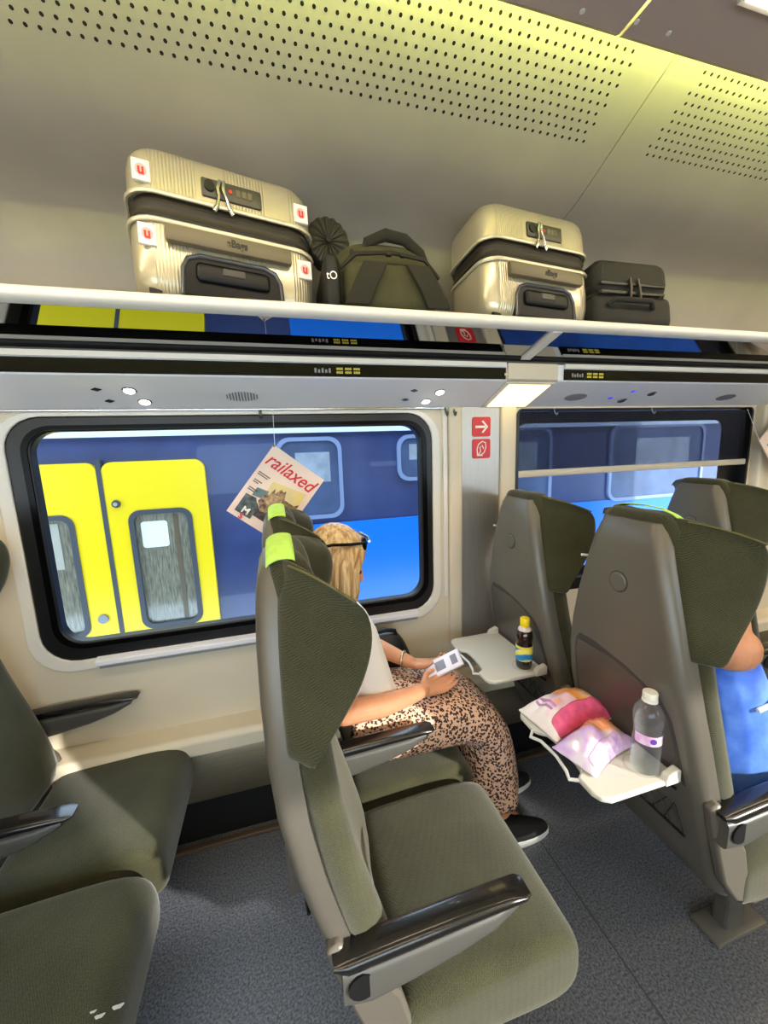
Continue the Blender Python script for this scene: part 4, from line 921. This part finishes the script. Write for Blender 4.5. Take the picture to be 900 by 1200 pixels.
chain(bm, [((0.185, 1.135, 0.975), 0.050), ((0.165, 1.10, 0.86), 0.044), ((0.150, 1.085, 0.755), 0.038), ((0.28, 1.125, 0.722), 0.037), ((0.385, 1.165, 0.706), 0.030), ((0.452, 1.192, 0.698), 0.024)])
chain(bm, [((0.185, 1.465, 0.975), 0.050), ((0.235, 1.49, 0.87), 0.044), ((0.285, 1.485, 0.785), 0.038), ((0.37, 1.43, 0.745), 0.034), ((0.465, 1.355, 0.712), 0.023)])
hand(bm, (0.455, 1.194, 0.696), (0.90, 0.38, -0.12), (-0.30, 0.85, 0.40), (0, -0.25, 1), (0.15, 0.45, 0.5), 0.95, thumb=-1)
hand(bm, (0.468, 1.352, 0.710), (0.93, -0.30, -0.05), (0.30, 0.90, -0.10), (0, 0.2, 1), (0.2, 0.55, 0.6), 0.95, thumb=1)
for y0, y1, ax_ in ((1.225, 1.185, 0.775), (1.375, 1.36, 0.825)):
    chain(bm, [((0.29, y0, 0.565), 0.095), ((0.50, y0, 0.555), 0.080), ((0.685, y0, 0.525), 0.060), ((0.715, lerp(y0, y1, 0.3), 0.40), 0.055), ((0.745, lerp(y0, y1, 0.6), 0.26), 0.046), ((ax_ - 0.02, y1, 0.10), 0.034), ((ax_ + 0.05, y1, 0.055), 0.03)])
organic(bm, 'body', M_skin, wm, WO, 0.0033, 4)
for sy in (-1, 1):
    e = bmesh.new(); ball(e, H + hf * 0.076 + hl * sy * 0.030 + hu * 0.008, (0.010, 0.013, 0.008), AX, 10); bmesh.ops.translate(e, verts=e.verts, vec=-Vector(WO)); fin(e, 'eye', mat('eye_dark', (60, 44, 36), 0.2), wm, 180)
# t-shirt
bm = bmesh.new()
chain(bm, [((0.185, 1.17, 0.972), 0.064), ((0.185, 1.43, 0.972), 0.064)]); chain(bm, [((0.188, 1.235, 0.925), 0.103), ((0.188, 1.365, 0.925), 0.103)])
for y in (1.255, 1.345): chain(bm, [((0.205, y, 0.90), 0.106), ((0.235, y, 0.78), 0.108), ((0.262, y, 0.66), 0.112), ((0.275, y, 0.575), 0.118)])
chain(bm, [((0.235, 1.25, 0.895), 0.078), ((0.235, 1.35, 0.895), 0.078)])
chain(bm, [((0.185, 1.14, 0.970), 0.062), ((0.166, 1.103, 0.865), 0.056), ((0.164, 1.098, 0.845), 0.055)]); chain(bm, [((0.185, 1.46, 0.970), 0.062), ((0.238, 1.49, 0.868), 0.055)])
organic(bm, 'tshirt', mat('white_cotton', (236, 230, 222), 0.85, bump=0.5, bscale=24), wm, WO, 0.008, 3)
# leopard skirt: one open-ended tube over the lap and down to the ankles
def leopard():
    m = mat('leopard_print', (214, 172, 140), 0.8); nt = m.node_tree; b_ = nt.nodes['Principled BSDF']; tc = nt.nodes.new('ShaderNodeTexCoord')
    nz = nt.nodes.new('ShaderNodeTexNoise'); nz.inputs['Scale'].default_value = 110; nt.links.new(tc.outputs['Object'], nz.inputs[0])
    mxv = nt.nodes.new('ShaderNodeMix'); mxv.data_type = 'VECTOR'; mxv.inputs[0].default_value = 0.012; nt.links.new(tc.outputs['Object'], mxv.inputs[4]); nt.links.new(nz.outputs[1], mxv.inputs[5])
    v = nt.nodes.new('ShaderNodeTexVoronoi'); v.inputs['Scale'].default_value = 100; nt.links.new(mxv.outputs[1], v.inputs[0])
    r = nt.nodes.new('ShaderNodeValToRGB'); nt.links.new(v.outputs[0], r.inputs[0]); e = r.color_ramp.elements
    e[0].position = 0.0; e[0].color = lin((150, 92, 62)); e[1].position = 0.22; e[1].color = lin((44, 22, 20))
    q = e.new(0.44); q.color = lin((52, 26, 22)); q = e.new(0.52); q.color = lin((226, 186, 160)); nt.links.new(r.outputs[0], b_.inputs['Base Color']); return m
path = [(0.17, 0.60, 0.165, 0.125), (0.24, 0.585, 0.190, 0.125), (0.34, 0.572, 0.198, 0.112), (0.46, 0.562, 0.192, 0.104), (0.58, 0.555, 0.182, 0.098), (0.660, 0.535, 0.180, 0.098), (0.705, 0.485, 0.182, 0.100), (0.722, 0.41, 0.186, 0.106), (0.728, 0.33, 0.192, 0.112), (0.732, 0.26, 0.198, 0.118), (0.736, 0.190, 0.204, 0.122)]
rings = []; n = 40
for i, (x, z, w_, h_) in enumerate(path):
    a = path[max(i - 1, 0)]; c = path[min(i + 1, len(path) - 1)]; t = Vector((c[0] - a[0], 0, c[1] - a[1])).normalized(); up = Vector((-t.z, 0, t.x))
    if i < 6: up = up.lerp(Vector((0, 0, 1)), 0.3).normalized()
    rg = []
    for q in range(n):
        an = 2 * PI * q / n; cs, sn = math.cos(an), math.sin(an); px = 2.5
        fold = 1 + 0.035 * math.sin(an * 7 + i * 0.7) * (i / 10) + 0.02 * math.sin(an * 4 + i * 1.3)
        dip = 1.0 - (0.10 * math.exp(-(cs / 0.35) ** 2) if sn > 0 and 2 < i < 9 else 0)
        rg.append(Vector((x, 1.30, z)) + (Vector((0, 1, 0)) * w_ * math.copysign(abs(cs) ** (2 / px), cs) + up * h_ * dip * math.copysign(abs(sn) ** (2 / px), sn)) * fold - Vector(WO))
    rings.append(rg)
sk = fin(loft(rings, False), 'skirt', leopard(), wm, 180)
so = sk.modifiers.new('thickness', 'SOLIDIFY'); so.thickness = 0.004; ss = sk.modifiers.new('subdivision', 'SUBSURF'); ss.levels = 1; ss.render_levels = 1
# hair: cap plus falling strands
bm = bmesh.new()
ball(bm, H + hu * 0.036 - hf * 0.026, (0.100, 0.083, 0.092), AX, 20)
for sy in (-1, 1):
    for k in range(46):
        q = k / 45; fx = lerp(0.052, -0.098, q) + random.uniform(-0.006, 0.006)
        st = H + hu * (0.120 - 0.25 * abs(fx) * 0.4) + hf * fx * 0.55 + hl * sy * 0.010
        m1 = H + hu * 0.075 + hf * fx * 0.95 + hl * sy * (0.068 + random.uniform(0, 0.006)) * math.sqrt(max(0.12, 1 - (fx / 0.118) ** 2))
        m2 = H + hu * 0.010 + hf * fx * 1.02 + hl * sy * (0.088 + random.uniform(0, 0.008)) * math.sqrt(max(0.20, 1 - (fx / 0.125) ** 2))
        L = 0.135 + 0.05 * q + random.uniform(-0.02, 0.02); m3 = m2 + Vector((0.012 * (0.5 - q) - 0.006, sy * 0.004, -L * 0.5)); m4 = m2 + Vector((0.010 * (0.5 - q) - 0.02, -sy * 0.004, -L))
        tube([st, m1, m2, m3, m4], [0.006, 0.0085, 0.0095, 0.0085, 0.003], 6, bm)
for k in range(20):
    q = k / 19 * 2 - 1; m1 = H - hf * 0.10 + hl * q * 0.065 + hu * 0.03; tube([H + hu * 0.11 - hf * 0.03 + hl * q * 0.03, m1, m1 + Vector((0, 0, -0.09)), m1 + Vector((0.012, 0, -0.18))], [0.006, 0.010, 0.010, 0.004], 6, bm)
bmesh.ops.translate(bm, verts=bm.verts, vec=-Vector(WO))
fin(bm, 'hair', mat('blond_hair', (160, 116, 66), 0.45, c2=(226, 198, 148), scale=26, stretch=(3, 3, 0.35)), wm, 180)
# sunglasses pushed up on the hair
sg = empty('sunglasses', 'dark sunglasses pushed up on the blond hair', 'glasses', H + hu * 0.112 + hf * 0.008)
SO = sg.location.copy()
for sy in (-1, 1):
    bm = bmesh.new(); ball(bm, hl * sy * 0.036 + hf * 0.032 - hu * 0.012, (0.010, 0.032, 0.026), (( hf + hu * 0.5).normalized(), hl, (hu - hf * 0.5).normalized()), 14); fin(bm, 'lens', M_gloss, sg, 180)
    fin(tube([hl * sy * 0.068 + hf * 0.030, hl * sy * 0.082 - hf * 0.02 - hu * 0.028, hl * sy * 0.092 - hf * 0.075 - hu * 0.055, hl * sy * 0.094 - hf * 0.10 - hu * 0.075], 0.0052, 6), 'temple', M_gloss, sg, 60)
fin(tube([hl * -0.07 + hf * 0.034 + hu * 0.008, hf * 0.046 + hu * 0.012, hl * 0.07 + hf * 0.034 + hu * 0.008], 0.005, 6), 'bridge', mat('silver_bridge', (190, 186, 176), 0.2, 0.8), sg, 60)
# sneakers
def sneaker(y, x, label, rz=0.0):
    s = empty('sneaker', label, 'shoe', (x, y, 0.0), rz, 'black sneakers with white soles')
    def sec(sc_, z): return [(0.115 + 0.145 * sc_ * math.cos(a) * (1.0), 0.045 * sc_ * math.sin(a) * (1 - 0.12 * math.cos(a)), z) for a in (2 * PI * q / 22 for q in range(22))]
    fin(loft([sec(0.97, 0.001), sec(1.0, 0.006), sec(1.0, 0.026), sec(0.98, 0.030)]), 'sole', mat('sole_white', (232, 230, 224), 0.6), s, 50)
    up = [(0.97, 0.030, 0.115, 0.142), (0.95, 0.050, 0.110, 0.135), (0.88, 0.070, 0.085, 0.105), (0.80, 0.088, 0.060, 0.072), (0.74, 0.102, 0.048, 0.056)]
    fin(loft([[(cx + lx * math.cos(a), 0.044 * k * math.sin(a), z) for a in (2 * PI * q / 22 for q in range(22))] for k, z, cx, lx in up]), 'upper', mat('shoe_black', (18, 18, 20), 0.7), s, 60)
    for q in range(3): fin(tube([(0.115 + 0.025 * q, -0.022, 0.082 - 0.010 * q), (0.118 + 0.025 * q, 0, 0.089 - 0.010 * q), (0.115 + 0.025 * q, 0.022, 0.082 - 0.010 * q)], 0.003, 6), 'lace', M_dark, s, 60)
sneaker(1.36, 0.775, 'black sneaker with white sole below the leopard skirt, nearer the window'); sneaker(1.165, 0.70, 'black sneaker with white sole half hidden behind the foreground seat', -0.1)
# phone
ph = empty('mobile_phone', 'mobile phone in a clear case held in both hands', 'phone', (0.565, 1.272, 0.722))
ph.matrix_world = frame((0.565, 1.272, 0.728), (-0.10, -0.88, -0.34), (0.84, -0.08, 0.54))
fin(rbox(-0.037, 0.037, -0.076, 0.076, -0.005, 0.004, 0.003, 2), 'phone_case', mat('clear_case', (214, 206, 206), 0.2), ph, 40)
fin(rbox(-0.033, 0.033, -0.071, 0.071, 0.0035, 0.0050, 0.0005, 1), 'screen', mat('screen_pale', (206, 196, 200), 0.15, emit=(200, 190, 196), estr=0.25), ph, 0)
for x0, x1, y0, y1 in ((-0.02, 0.02, -0.03, 0.01), (-0.02, 0.02, 0.035, 0.06)): fin(bx(x0, x1, y0, y1, 0.0049, 0.0055), 'screen_picture', mat('screen_grey', (120, 112, 116), 0.2), ph, 0)
# bracelet watch
wtc = fin(tube([Vector((0.440, 1.372, 0.722)) - Vector(WO) + Vector((0.32 * math.cos(a) * 0.03 * 0 + 0.6 * 0.030 * math.cos(a), 0.8 * 0.030 * math.cos(a), 0.030 * math.sin(a))) for a in (2 * PI * q / 16 for q in range(17))], 0.005, 6), 'bracelet', mat('bracelet_silver', (190, 176, 150), 0.25, 0.9), wm, 60)

# the passenger at the right edge, mostly hidden behind the seat wing
PO = (1.20, 0.81, 0.0)
p2 = empty('person', 'passenger in a blue sleeveless top, half hidden behind the seat at the right edge', 'person', PO)
bm = bmesh.new()
H2 = Vector((1.175, 0.83, 1.130)); ball(bm, H2 + Vector((0, 0, 0.02)), (0.095, 0.074, 0.10), None, 18); ball(bm, H2 + Vector((0.03, 0, -0.06)), (0.06, 0.055, 0.055)); chain(bm, [(H2 + Vector((0.095, 0, 0.0)), 0.009), (H2 + Vector((0.108, 0, -0.03)), 0.012)])
for sy in (-1, 1): ball(bm, H2 + Vector((-0.005, sy * 0.075, -0.005)), (0.02, 0.01, 0.03))
chain(bm, [(H2 + Vector((-0.01, 0, -0.07)), 0.055), (Vector((1.13, 0.81, 1.00)), 0.06)]); chain(bm, [((1.13, 0.68, 1.0), 0.06), ((1.13, 0.95, 1.0), 0.06)])
for y in (0.77, 0.86): chain(bm, [((1.14, y, 0.95), 0.09), ((1.17, y, 0.75), 0.095), ((1.20, y, 0.59), 0.11)])
chain(bm, [((1.105, 0.675, 1.000), 0.052), ((1.150, 0.715, 1.10), 0.042), ((1.170, 0.745, 1.17), 0.038), ((1.235, 0.775, 1.10), 0.028)])
hand(bm, (1.235, 0.775, 1.10), (0.5, 0.5, -0.3), (0.3, 0.1, 0.9), (-0.4, 0.6, -0.1), (0.3, 0.5, 0.5), 0.95)
chain(bm, [((1.13, 0.965, 1.0), 0.052), ((1.16, 1.0, 0.86), 0.044), ((1.20, 1.0, 0.75), 0.038), ((1.40, 0.93, 0.68), 0.027)]); hand(bm, (1.40, 0.93, 0.68), (0.9, -0.2, -0.2), (0.2, 0.9, 0), (0, 0, -1), (0.2, 0.4, 0.4), 0.95)
for y in (0.73, 0.89): chain(bm, [((1.23, y, 0.575), 0.095), ((1.50, y, 0.56), 0.075), ((1.64, y, 0.53), 0.06), ((1.66, y, 0.30), 0.05), ((1.66, y, 0.10), 0.036), ((1.74, y, 0.04), 0.032), ((1.82, y, 0.033), 0.028)])
organic(bm, 'body', M_skin, p2, PO, 0.005, 5)
bm = bmesh.new(); ball(bm, H2 + Vector((-0.012, 0, 0.035)), (0.102, 0.082, 0.095), None, 18); bmesh.ops.translate(bm, verts=bm.verts, vec=-Vector(PO)); fin(bm, 'hair', mat('dark_hair', (50, 38, 30), 0.5, var=0.3, scale=60), p2, 180)
bm = bmesh.new()
for y in (0.745, 0.885): chain(bm, [((1.145, y, 0.965), 0.095), ((1.20, y, 0.82), 0.118), ((1.22, y, 0.70), 0.125), ((1.235, y, 0.60), 0.128)])
organic(bm, 'top', mat('blue_cloth', (38, 84, 190), 0.7, c2=(84, 130, 220), scale=9, bump=0.6, bscale=18), p2, PO, 0.008, 3)
bm = bmesh.new()
for y in (0.73, 0.89): chain(bm, [((1.24, y, 0.575), 0.112), ((1.42, y, 0.565), 0.098), ((1.54, y, 0.55), 0.09)])
organic(bm, 'shorts', mat('tie_dye', (16, 60, 170), 0.75, c2=(220, 230, 240), scale=14), p2, PO, 0.008, 3)
fin(tube([Vector(p) - Vector(PO) for p in ((1.165, 0.630, 0.842), (1.205, 0.627, 0.852), (1.245, 0.632, 0.864))], 0.0065, 6), 'white_stripe', M_sw, p2, 60)
